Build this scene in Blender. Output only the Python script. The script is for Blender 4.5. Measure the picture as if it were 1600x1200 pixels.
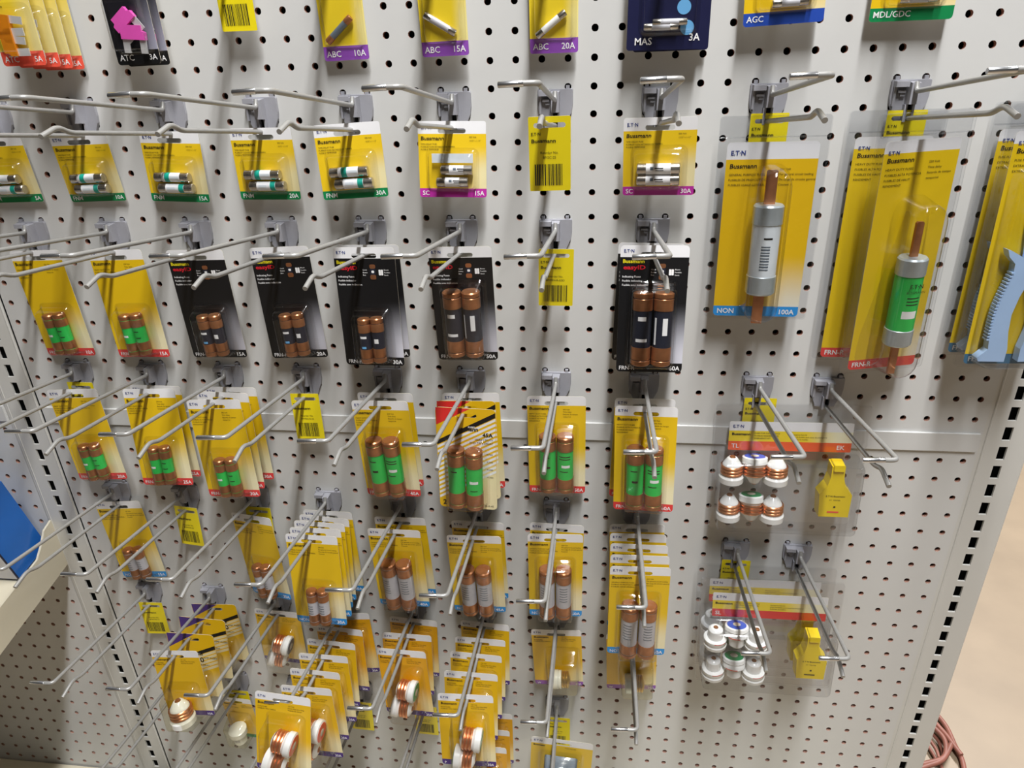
import bpy, math, random
from mathutils import Matrix, Vector, Euler

# ------------------------------------------------------------------ set-up
scene = bpy.context.scene
for o in list(bpy.data.objects):
    bpy.data.objects.remove(o, do_unlink=True)
IN = 0.0254
ROW0 = 45.6                      # height (inches) of peg-hole row 0 above the floor
COL = scene.collection
rnd = random.Random(7)


def P3(x, y, z):                 # x right, y up, z out of the board -> Blender axes (metres)
    return (x * IN, -z * IN, y * IN)


def WP(x, row, z):               # board column, hole row (down), distance from board -> world
    return Vector((x * IN, -z * IN, (ROW0 - row) * IN))


# camera ------------------------------------------------------------
cam_d = bpy.data.cameras.new('camera')
cam_d.sensor_fit = 'HORIZONTAL'
cam_d.sensor_width = 36.0
cam_d.lens = 36.0 * 1085.28 / 1600.0
cam_d.clip_start = 0.01
cam_d.clip_end = 100
cam = bpy.data.objects.new('camera', cam_d)
COL.objects.link(cam)
rv = Vector((3.5787, -0.0070, -0.2195))
Rcv = Matrix.Rotation(rv.length, 3, rv.normalized())
R_wc = Rcv.transposed()          # columns: camera x right, y down, z forward in (x, up, out)
def cv2b(v): return Vector((v[0], -v[2], v[1]))
cx_, cy_, cz_ = (cv2b(R_wc.col[0]), cv2b(R_wc.col[1]), cv2b(R_wc.col[2]))
mrot = Matrix((cx_, -cy_, -cz_)).transposed()
cam.matrix_world = Matrix.Translation(WP(3.2553, -6.1874, 29.1729)) @ mrot.to_4x4()
scene.camera = cam

# world and lamps ---------------------------------------------------
world = bpy.data.worlds.new('store_ambient')
scene.world = world
world.use_nodes = True
bg = world.node_tree.nodes['Background']
bg.inputs[0].default_value = (1.0, 1.0, 1.0, 1)
bg.inputs[1].default_value = 0.03


def strip(x, row, z, length, power, width=6.0):
    l = bpy.data.lights.new('tube_or_fill_light', 'AREA')
    l.shape = 'RECTANGLE'
    l.size = width * IN
    l.size_y = length * IN
    l.energy = power
    l.color = (1.0, 1.0, 1.0)
    o = bpy.data.objects.new('tube_or_fill_light', l)
    o.location = WP(x, row, z)
    COL.objects.link(o)
    return o


strip(12, -84, 38, 64, 118)
strip(100, -84, 38, 64, 22)  # unseen fill strip, added to brighten the right side and floor
strip(75, -84, -75, 78, 205)  # added fill behind the gondola, brightens the floor at right

scene.view_settings.view_transform = 'Standard'
scene.view_settings.look = 'None'
scene.view_settings.exposure = 0.05
scene.view_settings.gamma = 1.0
scene.view_settings.use_curve_mapping = False
try:
    scene.cycles.transparent_max_bounces = 32
except Exception:
    pass


# ------------------------------------------------------------------ materials
def lin(r, g, b):
    f = lambda c: (c / 255 / 12.92) if c <= 10 else ((c / 255 + 0.055) / 1.055) ** 2.4
    return (f(r), f(g), f(b), 1)


MATS = {}


def mat(name, col, rough=0.5, metal=0.0, spec=0.5, var=0.0, vscale=40.0, bump=0.0, bscale=200.0, coat=0.0):
    if name in MATS:
        return MATS[name]
    m = bpy.data.materials.new(name)
    m.use_nodes = True
    nt = m.node_tree
    b = nt.nodes['Principled BSDF']
    b.inputs['Base Color'].default_value = col
    b.inputs['Roughness'].default_value = rough
    b.inputs['Metallic'].default_value = metal
    b.inputs['Specular IOR Level'].default_value = spec
    b.inputs['Coat Weight'].default_value = coat
    b.inputs['Coat Roughness'].default_value = 0.15
    if var or bump:
        tc = nt.nodes.new('ShaderNodeTexCoord')
    if var:
        n = nt.nodes.new('ShaderNodeTexNoise')
        n.inputs['Scale'].default_value = vscale
        n.inputs['Detail'].default_value = 4
        nt.links.new(tc.outputs['Object'], n.inputs['Vector'])
        r = nt.nodes.new('ShaderNodeMapRange')
        r.inputs['From Min'].default_value = 0.3
        r.inputs['From Max'].default_value = 0.7
        r.inputs['To Min'].default_value = 1 - var
        r.inputs['To Max'].default_value = 1 + var * 0.5
        nt.links.new(n.outputs['Fac'], r.inputs['Value'])
        mx = nt.nodes.new('ShaderNodeVectorMath')
        mx.operation = 'SCALE'
        mx.inputs[0].default_value = col[:3]
        nt.links.new(r.outputs['Result'], mx.inputs['Scale'])
        nt.links.new(mx.outputs['Vector'], b.inputs['Base Color'])
    if bump:
        n2 = nt.nodes.new('ShaderNodeTexNoise')
        n2.inputs['Scale'].default_value = bscale
        nt.links.new(tc.outputs['Object'], n2.inputs['Vector'])
        bm_ = nt.nodes.new('ShaderNodeBump')
        bm_.inputs['Strength'].default_value = bump
        bm_.inputs['Distance'].default_value = 0.001
        nt.links.new(n2.outputs['Fac'], bm_.inputs['Height'])
        nt.links.new(bm_.outputs['Normal'], b.inputs['Normal'])
    MATS[name] = m
    return m


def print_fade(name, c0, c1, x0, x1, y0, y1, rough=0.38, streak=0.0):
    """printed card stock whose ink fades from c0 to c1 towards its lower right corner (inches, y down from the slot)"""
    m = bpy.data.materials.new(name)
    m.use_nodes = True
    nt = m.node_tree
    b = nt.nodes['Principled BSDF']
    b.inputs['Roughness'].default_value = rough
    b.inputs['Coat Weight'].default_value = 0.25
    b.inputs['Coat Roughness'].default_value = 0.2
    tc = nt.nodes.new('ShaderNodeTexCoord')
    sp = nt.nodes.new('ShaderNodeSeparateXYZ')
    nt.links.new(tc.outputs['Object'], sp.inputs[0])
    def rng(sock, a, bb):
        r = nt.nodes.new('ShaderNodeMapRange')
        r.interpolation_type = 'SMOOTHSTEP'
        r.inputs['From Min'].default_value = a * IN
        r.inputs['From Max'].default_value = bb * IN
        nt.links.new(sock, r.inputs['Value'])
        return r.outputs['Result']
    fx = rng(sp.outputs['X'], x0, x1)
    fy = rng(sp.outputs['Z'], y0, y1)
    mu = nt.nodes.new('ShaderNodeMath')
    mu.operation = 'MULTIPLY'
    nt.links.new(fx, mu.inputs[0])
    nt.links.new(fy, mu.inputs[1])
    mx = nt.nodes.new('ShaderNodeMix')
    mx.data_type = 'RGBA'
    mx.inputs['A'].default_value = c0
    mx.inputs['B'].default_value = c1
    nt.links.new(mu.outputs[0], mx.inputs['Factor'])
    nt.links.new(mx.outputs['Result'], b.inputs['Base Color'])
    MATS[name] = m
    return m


def clear(name, tint=(0.97, 0.97, 0.97, 1), rough=0.07, base=0.07):
    m = bpy.data.materials.new(name)
    m.use_nodes = True
    nt = m.node_tree
    nt.nodes.clear()
    out = nt.nodes.new('ShaderNodeOutputMaterial')
    tr = nt.nodes.new('ShaderNodeBsdfTransparent')
    tr.inputs[0].default_value = tint
    gl = nt.nodes.new('ShaderNodeBsdfGlossy')
    gl.inputs['Roughness'].default_value = rough
    lw = nt.nodes.new('ShaderNodeLayerWeight')
    lw.inputs['Blend'].default_value = 0.5
    pw = nt.nodes.new('ShaderNodeMath')
    pw.operation = 'POWER'
    pw.inputs[1].default_value = 4.0
    nt.links.new(lw.outputs['Facing'], pw.inputs[0])
    fr = nt.nodes.new('ShaderNodeMath')
    fr.operation = 'MULTIPLY_ADD'
    fr.inputs[1].default_value = 0.7
    fr.inputs[2].default_value = base
    nt.links.new(pw.outputs[0], fr.inputs[0])
    tc = nt.nodes.new('ShaderNodeTexCoord')
    n2 = nt.nodes.new('ShaderNodeTexNoise')
    n2.inputs['Scale'].default_value = 60
    nt.links.new(tc.outputs['Object'], n2.inputs['Vector'])
    bp = nt.nodes.new('ShaderNodeBump')
    bp.inputs['Strength'].default_value = 0.12
    bp.inputs['Distance'].default_value = 0.002
    nt.links.new(n2.outputs['Fac'], bp.inputs['Height'])
    nt.links.new(bp.outputs['Normal'], gl.inputs['Normal'])
    mx = nt.nodes.new('ShaderNodeMixShader')
    nt.links.new(fr.outputs[0], mx.inputs[0])
    nt.links.new(tr.outputs[0], mx.inputs[1])
    nt.links.new(gl.outputs[0], mx.inputs[2])
    nt.links.new(mx.outputs[0], out.inputs[0])
    MATS[name] = m
    return m


mat('board', lin(211, 211, 209), 0.42, var=0.035, vscale=5, bump=0.04, bscale=160)
mat('post', lin(210, 209, 204), 0.42, var=0.04, vscale=8)
mat('hardboard', lin(178, 138, 122), 0.85, var=0.2, vscale=120)
mat('slotshade', lin(16, 15, 14), 0.8, var=0.1)  # near-black standing in for shade in slots and behind the holes
mat('shelf', lin(214, 206, 184), 0.4, var=0.04, vscale=10)
mat('floor', lin(148, 130, 108), 0.5, var=0.10, vscale=7, bump=0.05, bscale=60)
mat('ceilingtile', lin(120, 120, 118), 0.8, var=0.04, vscale=3)
mat('bladetin', lin(226, 226, 226), 0.35, metal=0.4, var=0.05)
mat('bracket', lin(160, 160, 167), 0.45, var=0.05, vscale=90)
mat('rod', lin(164, 163, 160), 0.36, metal=0.3, var=0.06, vscale=120)
mat('zinc', lin(215, 217, 220), 0.25, metal=0.95, var=0.08, vscale=150)
mat('nickel', lin(205, 200, 192), 0.22, metal=0.95, var=0.08, vscale=200)
mat('galv', lin(190, 200, 205), 0.35, metal=0.55, var=0.15, vscale=60)
mat('copper', lin(222, 152, 108), 0.3, metal=0.85, var=0.18, vscale=90)
mat('coppercap', lin(178, 120, 80), 0.3, metal=0.65, var=0.2, vscale=90)
mat('brass', lin(200, 165, 80), 0.3, metal=0.9, var=0.1, vscale=90)
mat('white', lin(236, 236, 238), 0.4, coat=0.2, var=0.015, vscale=60)
mat('ceramic', lin(240, 240, 236), 0.22, coat=0.4, var=0.02, vscale=60)
mat('greylabel', lin(196, 196, 202), 0.45, var=0.06, vscale=120)
mat('paleblue', lin(214, 222, 228), 0.4, var=0.05, vscale=80)
mat('green', lin(40, 196, 84), 0.4, var=0.06, vscale=90)
mat('teal', lin(20, 160, 140), 0.4, var=0.03)
mat('blacklabel', lin(38, 40, 52), 0.35, var=0.1, vscale=90)
mat('black', lin(20, 20, 22), 0.4, var=0.05)
mat('ink', lin(26, 24, 22), 0.5, var=0.02)
mat('inksoft', lin(88, 74, 20), 0.5, var=0.02)
mat('inkblue', lin(40, 60, 130), 0.5, var=0.02)
mat('inkwhite', lin(242, 242, 242), 0.5, var=0.02)
mat('inkyellow', lin(232, 216, 30), 0.5, var=0.02)
mat('inkred', lin(205, 30, 45), 0.5, var=0.02)
mat('footred', lin(226, 62, 62), 0.4, coat=0.2, var=0.02)
mat('footorange', lin(246, 92, 72), 0.4, coat=0.2, var=0.02)
mat('footgreen', lin(14, 132, 74), 0.4, coat=0.2, var=0.02)
mat('footmagenta', lin(186, 46, 160), 0.4, coat=0.2, var=0.02)
mat('footviolet', lin(142, 78, 178), 0.4, coat=0.2, var=0.02)
mat('footpurple', lin(72, 46, 128), 0.4, coat=0.2, var=0.02)
mat('footblue', lin(40, 150, 226), 0.4, coat=0.2, var=0.02)
mat('footnavy', lin(36, 74, 172), 0.4, coat=0.2, var=0.02)
mat('footslate', lin(58, 112, 146), 0.4, coat=0.2, var=0.02)
mat('bandorange', lin(242, 96, 48), 0.4, coat=0.2, var=0.02)
mat('bandred', lin(222, 44, 42), 0.4, coat=0.2, var=0.02)
mat('tagyellow', lin(242, 222, 24), 0.4, coat=0.15, var=0.02, vscale=30)
mat('testeryellow', lin(246, 216, 24), 0.35, coat=0.2, var=0.03, vscale=50)
mat('pullerblue', lin(168, 198, 236), 0.3, coat=0.3, var=0.03, vscale=50)
mat('boxblue', lin(30, 104, 190), 0.35, coat=0.3, var=0.06, vscale=25)
mat('boxwhite', lin(214, 214, 220), 0.45, var=0.03)
mat('boxdark', lin(32, 30, 50), 0.45, var=0.03)
mat('navy', lin(28, 30, 66), 0.35, coat=0.3, var=0.1, vscale=40)
mat('skydot', lin(110, 178, 230), 0.4, var=0.02)
mat('amber', lin(214, 128, 20), 0.15, coat=0.5, var=0.08, vscale=80)
mat('pink', lin(236, 90, 190), 0.25, coat=0.3, var=0.05, vscale=80)
mat('facered', lin(224, 84, 66), 0.35, var=0.05, vscale=80)
mat('facegreen', lin(36, 140, 84), 0.35, var=0.05, vscale=80)
mat('faceblue', lin(70, 100, 190), 0.35, var=0.05, vscale=80)
mat('facenavy', lin(52, 58, 92), 0.35, var=0.05, vscale=80)
mat('cord', lin(140, 88, 74), 0.5, var=0.2, vscale=40)
mat('holdergrey', lin(110, 122, 134), 0.3, metal=0.3, var=0.1)
mat('creamprint', lin(226, 212, 170), 0.45, var=0.04)
mat('cardedge', lin(205, 198, 180), 0.7, var=0.05)
YEL = lin(232, 192, 22)
CRM = lin(240, 230, 190)
print_fade('yellowfrn', YEL, CRM, 0.15, 1.0, -2.2, -4.0)
print_fade('yellowfnm', lin(234, 196, 30), lin(232, 220, 170), 0.3, 1.25, -0.5, -1.6)
print_fade('yellowplug', lin(230, 184, 14), lin(238, 226, 180), 0.2, 1.1, -1.9, -3.3)
print_fade('yellowabc', lin(236, 206, 40), lin(240, 226, 150), 0.3, 0.8, -1.5, -3.5)
print_fade('yellowclam', lin(232, 188, 20), lin(236, 232, 215), 0.1, 1.2, -4.2, -6.6)
print_fade('yellowlong', lin(236, 200, 24), lin(238, 230, 205), 0.4, 1.3, -6.4, -8.4)
print_fade('yellowatc', lin(238, 208, 50), lin(238, 222, 150), 0.0, 0.8, -1.0, -3.5)
print_fade('yelloworange', lin(228, 166, 14), lin(236, 214, 150), 0.3, 1.1, -1.9, -3.3)
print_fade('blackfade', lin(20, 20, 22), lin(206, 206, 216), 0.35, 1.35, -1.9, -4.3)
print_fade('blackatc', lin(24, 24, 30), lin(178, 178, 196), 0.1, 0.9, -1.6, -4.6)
clear('blister')
clear('blister_grey', tint=(0.93, 0.935, 0.945, 1), rough=0.08)
clear('blister_yellow', tint=(0.95, 0.94, 0.86, 1), rough=0.08)


# ------------------------------------------------------------------ mesh builder
class MB:
    def __init__(s):
        s.v, s.f, s.m, s.mats, s.sm = [], [], [], [], []

    def slot(s, name):
        if name not in s.mats:
            s.mats.append(name)
        return s.mats.index(name)

    def face(s, pts, m, smooth=False):
        i = len(s.v)
        s.v += pts
        s.f.append(tuple(range(i, i + len(pts))))
        s.m.append(s.slot(m))
        s.sm.append(smooth)

    def idx(s, pts, faces, m, smooth=False):
        i = len(s.v)
        s.v += pts
        k = s.slot(m)
        for f in faces:
            s.f.append(tuple(i + a for a in f))
            s.m.append(k)
            s.sm.append(smooth)

    def box(s, x0, x1, y0, y1, z0, z1, m):
        p = [(x0, y0, z0), (x1, y0, z0), (x1, y1, z0), (x0, y1, z0), (x0, y0, z1), (x1, y0, z1), (x1, y1, z1), (x0, y1, z1)]
        s.idx(p, [(3, 2, 1, 0), (4, 5, 6, 7), (0, 1, 5, 4), (1, 2, 6, 5), (2, 3, 7, 6), (3, 0, 4, 7)], m)

    def prism(s, poly, z0, z1, m, inset=0.0):
        n = len(poly)
        cx = sum(p[0] for p in poly) / n
        cy = sum(p[1] for p in poly) / n
        k = 1 - inset
        p = [(a, b, z0) for a, b in poly] + [(cx + (a - cx) * k, cy + (b - cy) * k, z1) for a, b in poly]
        f = [tuple(range(n - 1, -1, -1)), tuple(range(n, 2 * n))]
        f += [(i, (i + 1) % n, n + (i + 1) % n, n + i) for i in range(n)]
        s.idx(p, f, m)

    def lathe(s, prof, axis, c, m, seg=20, caps=(True, True), arc=None):
        """prof [(t, r)] along axis 'x'/'y'/'z' from centre c"""
        ax = {'x': 0, 'y': 1, 'z': 2}[axis]
        o1, o2 = [(1, 2), (2, 0), (0, 1)][ax]
        def ring(t, r):
            out = []
            for k in range(seg):
                a = 2 * math.pi * k / seg
                q = [0, 0, 0]
                q[ax] = c[ax] + t
                q[o1] = c[o1] + r * math.cos(a)
                q[o2] = c[o2] + r * math.sin(a)
                out.append(tuple(q))
            return out
        n = len(prof)
        up = prof[-1][0] > prof[0][0]
        runs, cur = [], [prof[0]]
        for j in range(1, n):
            if len(cur) > 1:
                (t0, r0), (t1, r1), (t2, r2) = cur[-2], cur[-1], prof[j]
                d = abs(math.atan2(r1 - r0, t1 - t0) - math.atan2(r2 - r1, t2 - t1))
                if min(d, 2 * math.pi - d) > 0.6:
                    runs.append(cur)
                    cur = [prof[j - 1]]
            cur.append(prof[j])
        runs.append(cur)
        for run in runs:
            pts = [p for t, r in run for p in ring(t, r)]
            f = []
            for j in range(len(run) - 1):
                for k in range(seg):
                    a, b = j * seg + k, j * seg + (k + 1) % seg
                    q = (a, b, b + seg, a + seg)
                    f.append(q if up else q[::-1])
            s.idx(pts, f, m, True)
        for j, on, first in ((0, caps[0], True), (n - 1, caps[1], False)):
            if on and prof[j][1] > 0:
                r = ring(*prof[j])
                if first == up:
                    r = r[::-1]
                s.face(r, m)

    def tube(s, path, r, m, seg=8, cap=True):
        n = len(path)
        P = [Vector(p) for p in path]
        rings = []
        up = None
        for i in range(n):
            t = (P[min(i + 1, n - 1)] - P[max(i - 1, 0)]).normalized()
            if up is None:
                up = Vector((1, 0, 0)) if abs(t.x) < 0.8 else Vector((0, 1, 0))
            u = (up - t * up.dot(t)).normalized()
            up = u
            w = t.cross(u)
            rr = r[i] if isinstance(r, (list, tuple)) else r
            rings.append([tuple(P[i] + (u * math.cos(2 * math.pi * k / seg) + w * math.sin(2 * math.pi * k / seg)) * rr) for k in range(seg)])
        pts = [p for g in rings for p in g]
        f = []
        for j in range(n - 1):
            for k in range(seg):
                a, b = j * seg + k, j * seg + (k + 1) % seg
                f.append((a, b, b + seg, a + seg))
        s.idx(pts, f, m, True)
        if cap:
            s.face(rings[0][::-1], m)
            s.face(rings[-1], m)

    def patch(s, r, c, a0, a1, y0, y1, m, n=5, axis='y'):
        """curved label patch on a cylinder; angle 0 faces +z"""
        pts, f = [], []
        for k in range(n + 1):
            a = math.radians(a0 + (a1 - a0) * k / n)
            for y in (y0, y1):
                if axis == 'y':
                    pts.append((c[0] + r * math.sin(a), y, c[2] + r * math.cos(a)))
                else:
                    pts.append((y, c[1] - r * math.sin(a), c[2] + r * math.cos(a)))
        for k in range(n):
            q = (2 * k, 2 * k + 2, 2 * k + 3, 2 * k + 1)
            f.append(q if axis == 'y' else q[::-1])
        s.idx(pts, f, m, True)

    def mesh(s, name):
        me = bpy.data.meshes.new(name)
        me.from_pydata([P3(*p) for p in s.v], [], s.f)
        for n in s.mats:
            me.materials.append(MATS[n])
        me.polygons.foreach_set('material_index', s.m)
        me.polygons.foreach_set('use_smooth', s.sm)
        me.update()
        return me


CACHE = {}


def cached(key, fn):
    if key not in CACHE:
        b = MB()
        fn(b)
        CACHE[key] = b.mesh(str(key[0]) if isinstance(key, tuple) else key)
    return CACHE[key]


def obj(name, me, parent=None, label=None, cat=None, group=None, kind=None, loc=None):
    if isinstance(me, MB):
        me = me.mesh(name)
    o = bpy.data.objects.new(name, me)
    COL.objects.link(o)
    if parent is not None:
        o.parent = parent
    if loc is not None:
        o.location = loc
    if label:
        o['label'] = label
    if cat:
        o['category'] = cat
    if group:
        o['group'] = group
    if kind:
        o['kind'] = kind
    return o


def thing(name, label, cat, loc, rot=None, group=None):
    o = obj(name, None, None, label, cat, group)
    o.empty_display_size = 0.01
    o.location = loc
    if rot is not None:
        o.rotation_euler = rot
    return o


def pose(yaw, pitch, roll):
    """rotation given in (x right, y up, z out) axes, turned into Blender axes"""
    Ry = Matrix.Rotation(math.radians(yaw), 3, 'Y')
    Rx = Matrix.Rotation(math.radians(pitch), 3, 'X')
    Rz = Matrix.Rotation(math.radians(roll), 3, 'Z')
    Rm = Ry @ Rx @ Rz
    M = Matrix(((1, 0, 0), (0, 0, -1), (0, 1, 0)))
    return (M @ Rm @ M.transposed()).to_euler()


# lettering --------------------------------------------------------
TXT = {}


def text_geo(body, bold):
    key = (body, bold)
    if key not in TXT:
        cu = bpy.data.curves.new('t', 'FONT')
        cu.body = body
        cu.size = 1.0
        cu.resolution_u = 2
        cu.offset = bold
        ob = bpy.data.objects.new('t', cu)
        me = bpy.data.meshes.new_from_object(ob)
        vs = [(v.co.x, v.co.y) for v in me.vertices]
        fs = [tuple(p.vertices) for p in me.polygons]
        w = max([v[0] for v in vs] or [0])
        bpy.data.objects.remove(ob)
        bpy.data.curves.remove(cu)
        bpy.data.meshes.remove(me)
        TXT[key] = (vs, fs, w)
    return TXT[key]


def put_text(b, body, x, y, size, m, bold=0.0, align='L', z=0.014, shear=0.0, width=None):
    """size = cap height in inches"""
    vs, fs, w = text_geo(body, bold)
    k = size / 0.73
    kx = k
    if width:
        kx = width / max(w, 1e-6)
    off = {'L': 0, 'R': -w * kx, 'C': -w * kx / 2}[align]
    b.idx([(x + off + (a + shear * c) * kx, y + c * k, z) for a, c in vs], fs, m)


def letters(key, items, parent, dy=0.0):
    """items (text, x, y, size, ink, {opts}); one mesh for each ink"""
    small = [it for it in items if it[3] < 0.12]
    for n, it in enumerate(items):
        if it[3] >= 0.12 and it[0]:
            def one(b, it=it):
                put_text(b, it[0], it[1], it[2] + dy, it[3], it[4], **(it[5] if len(it) > 5 else {}))
            obj('printed_word', cached(('printed_word', key, n), one), parent)
    for ink in sorted({it[4] for it in small}):
        def fn(b, ink=ink):
            for it in small:
                if it[4] == ink:
                    put_text(b, it[0], it[1], it[2] + dy, it[3], it[4], **(it[5] if len(it) > 5 else {}))
        obj('small_print', cached(('small_print', key, ink), fn), parent, kind='stuff')


# ------------------------------------------------------------------ pack parts
SL = 0.36                      # slot centre below the top edge of a card


def card_fn(W, H, r, slot, bands, bend=0.0, extra=None, slot_y=SL, t=0.02, sq=False):
    """bands [(y_bottom, material)] from the top (y = 0) down; local origin = slot centre"""
    def fn(b):
        ys = {0.0, -H}
        for k in range(1, 5):
            d = round(r * (1 - math.cos(math.pi / 2 * k / 4)), 5)
            ys.add(-d)
            ys.add(-H + d)
        for yb, _ in bands:
            ys.add(-min(yb, H))
        n = int(H / 0.45)
        for i in range(1, n):
            ys.add(-H * i / n)
        if slot:
            sw, sh = slot
            for k in range(7):
                ys.add(round(-slot_y + sh / 2 * math.cos(math.pi * k / 6), 5))
        ys = sorted(ys, reverse=True)
        clean = [ys[0]]
        for y in ys[1:]:
            if clean[-1] - y > 1e-4:
                clean.append(y)
        ys = clean
        def hw(y):
            d = min(-y, H + y)
            if d < r:
                return W / 2 - r + math.sqrt(max(r * r - (r - d) ** 2, 0))
            return W / 2
        def sl(y):
            if not slot:
                return None
            sw, sh = slot
            d = abs(y + slot_y)
            if d > sh / 2 + 1e-6:
                return None
            return sw / 2 - sh / 2 + math.sqrt(max((sh / 2) ** 2 - d * d, 0))
        zz = lambda y: bend * (y / H) ** 2
        Y = lambda y: y + slot_y
        for ya, yb in zip(ys[:-1], ys[1:]):
            mid = (ya + yb) / 2
            mname = bands[-1][1]
            for lim, mm in bands:
                if -mid <= lim:
                    mname = mm
                    break
            spans = []
            if sl(mid) is not None:
                sa, sb = sl(ya) or 0.0, sl(yb) or 0.0
                spans = [((-hw(ya), -sa), (-hw(yb), -sb)), ((sa, hw(ya)), (sb, hw(yb)))]
            else:
                spans = [((-hw(ya), hw(ya)), (-hw(yb), hw(yb)))]
            for (a0, a1), (b0, b1) in spans:
                b.face([(b0, Y(yb), zz(yb)), (b1, Y(yb), zz(yb)), (a1, Y(ya), zz(ya)), (a0, Y(ya), zz(ya))], mname)
                b.face([(b0, Y(yb), zz(yb) - t), (a0, Y(ya), zz(ya) - t), (a1, Y(ya), zz(ya) - t), (b1, Y(yb), zz(yb) - t)], 'cardedge')
                b.face([(b0, Y(yb), zz(yb)), (a0, Y(ya), zz(ya)), (a0, Y(ya), zz(ya) - t), (b0, Y(yb), zz(yb) - t)], 'cardedge')
                b.face([(b1, Y(yb), zz(yb)), (b1, Y(yb), zz(yb) - t), (a1, Y(ya), zz(ya) - t), (a1, Y(ya), zz(ya))], 'cardedge')
        for y in (0.0, -H):
            h = hw(y)
            b.face([(-h, Y(y), zz(y)), (h, Y(y), zz(y)), (h, Y(y), zz(y) - t), (-h, Y(y), zz(y) - t)], 'cardedge')
        if extra:
            for poly, mm, dz in extra:
                b.face([(px, Y(py), dz) for px, py in poly], mm)
    return fn


def rrect(x0, x1, y0, y1, r, n=4):
    r = min(r, (x1 - x0) / 2 - 1e-4, (y1 - y0) / 2 - 1e-4)
    pts = []
    for cx, cy, a0 in ((x1 - r, y1 - r, 0), (x0 + r, y1 - r, 90), (x0 + r, y0 + r, 180), (x1 - r, y0 + r, 270)):
        for k in range(n + 1):
            a = math.radians(a0 + 90 * k / n)
            pts.append((cx + r * math.cos(a), cy + r * math.sin(a)))
    return pts


def bubble(b, x0, x1, y0, y1, d, m='blister', r=0.16, flange=0.12, top=0.12, side=0.08, z0=0.006, back=False):
    """clear formed dome on a card; top = extra slope of its upper wall"""
    loops = []
    if flange:
        loops.append((rrect(x0 - flange, x1 + flange, y0 - flange, y1 + flange, r + flange), z0))
    loops.append((rrect(x0, x1, y0, y1, r), z0 + 0.004))
    for k, h in ((0.35, 0.45), (0.6, 0.82), (0.85, 0.95), (1.5, 1.0)):
        loops.append((rrect(x0 + side * k, x1 - side * k, y0 + side * k, y1 - side * k - top * k, r), z0 + d * h))
    n = len(loops[0][0])
    pts = [(p[0], p[1], z) for l, z in loops for p in l]
    f = []
    for j in range(len(loops) - 1):
        for k in range(n):
            a, c = j * n + k, j * n + (k + 1) % n
            f.append((a, c, c + n, a + n))
    b.idx(pts, f, m, True)
    b.face(pts[-n:], m)
    if back:
        b.face(pts[:n][::-1], m)


def cap_prof(L, r, flip):
    """ferrule: rounded end, one groove"""
    pr = [(0, 0.0), (0, r * 0.86), (0.05, r), (0.2, r), (0.235, r * 0.93), (0.27, r), (L, r)]
    return pr if not flip else [(-t, q) for t, q in pr]


def fuse_v(parent, key, cx, ytop, L, r, cap, body, cz, capm='coppercap', patches=()):
    """upright cartridge fuse: sleeve mesh with two ferrules as sub-parts"""
    def sleeve(b):
        b.lathe([(-L + 0.1, r * 0.95), (-0.1, r * 0.95)], 'y', (0, ytop, 0), body, 20)
        for a0, a1, y0, y1, m in patches:
            b.patch(r * 0.95 + 0.004, (0, 0, 0), a0, a1, ytop - y0, ytop - y1, m)
    o = obj('fuse', cached(('fuse', key, ytop, L, r, body), sleeve), parent, loc=P3(cx, 0, cz))
    obj('end_cap', cached(('end_cap', 'u', ytop, L, r, cap, capm), lambda b: b.lathe(cap_prof(cap, r, True), 'y', (0, ytop, 0), capm, 20)), o)
    obj('end_cap', cached(('end_cap', 'd', ytop, L, r, cap, capm), lambda b: b.lathe(cap_prof(cap * 1.08, r, False), 'y', (0, ytop - L, 0), capm, 20)), o)
    return o


def fuse_h(parent, key, x0, cy, L, r, cap, body, cz, capm='nickel', bands=(), text=None, ang=0.0):
    def sleeve(b):
        b.lathe([(0.06, r * 0.95), (L - 0.06, r * 0.95)], 'x', (0, 0, 0), body, 16)
        for a, c, m in bands:
            b.lathe([(a, r * 0.965), (c, r * 0.965)], 'x', (0, 0, 0), m, 16, (False, False))
        for a, c, a0, a1, m in (text or ()):
            b.patch(r * 0.97, (0, 0, 0), a0, a1, a, c, m, 3, 'x')
    o = obj('fuse', cached(('fuse', key, L, r, body), sleeve), parent, loc=P3(x0, cy, cz))
    if ang:
        o.rotation_euler = (0, math.radians(-ang), 0)
    pr = [(0, 0.0), (0, r * 0.88), (0.03, r), (cap, r)]
    obj('end_cap', cached(('end_cap', 'l', L, r, cap, capm), lambda b: b.lathe(pr, 'x', (0, 0, 0), capm, 16)), o)
    obj('end_cap', cached(('end_cap', 'r', L, r, cap, capm), lambda b: b.lathe([(-t, q) for t, q in pr], 'x', (L, 0, 0), capm, 16)), o)
    return o


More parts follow.
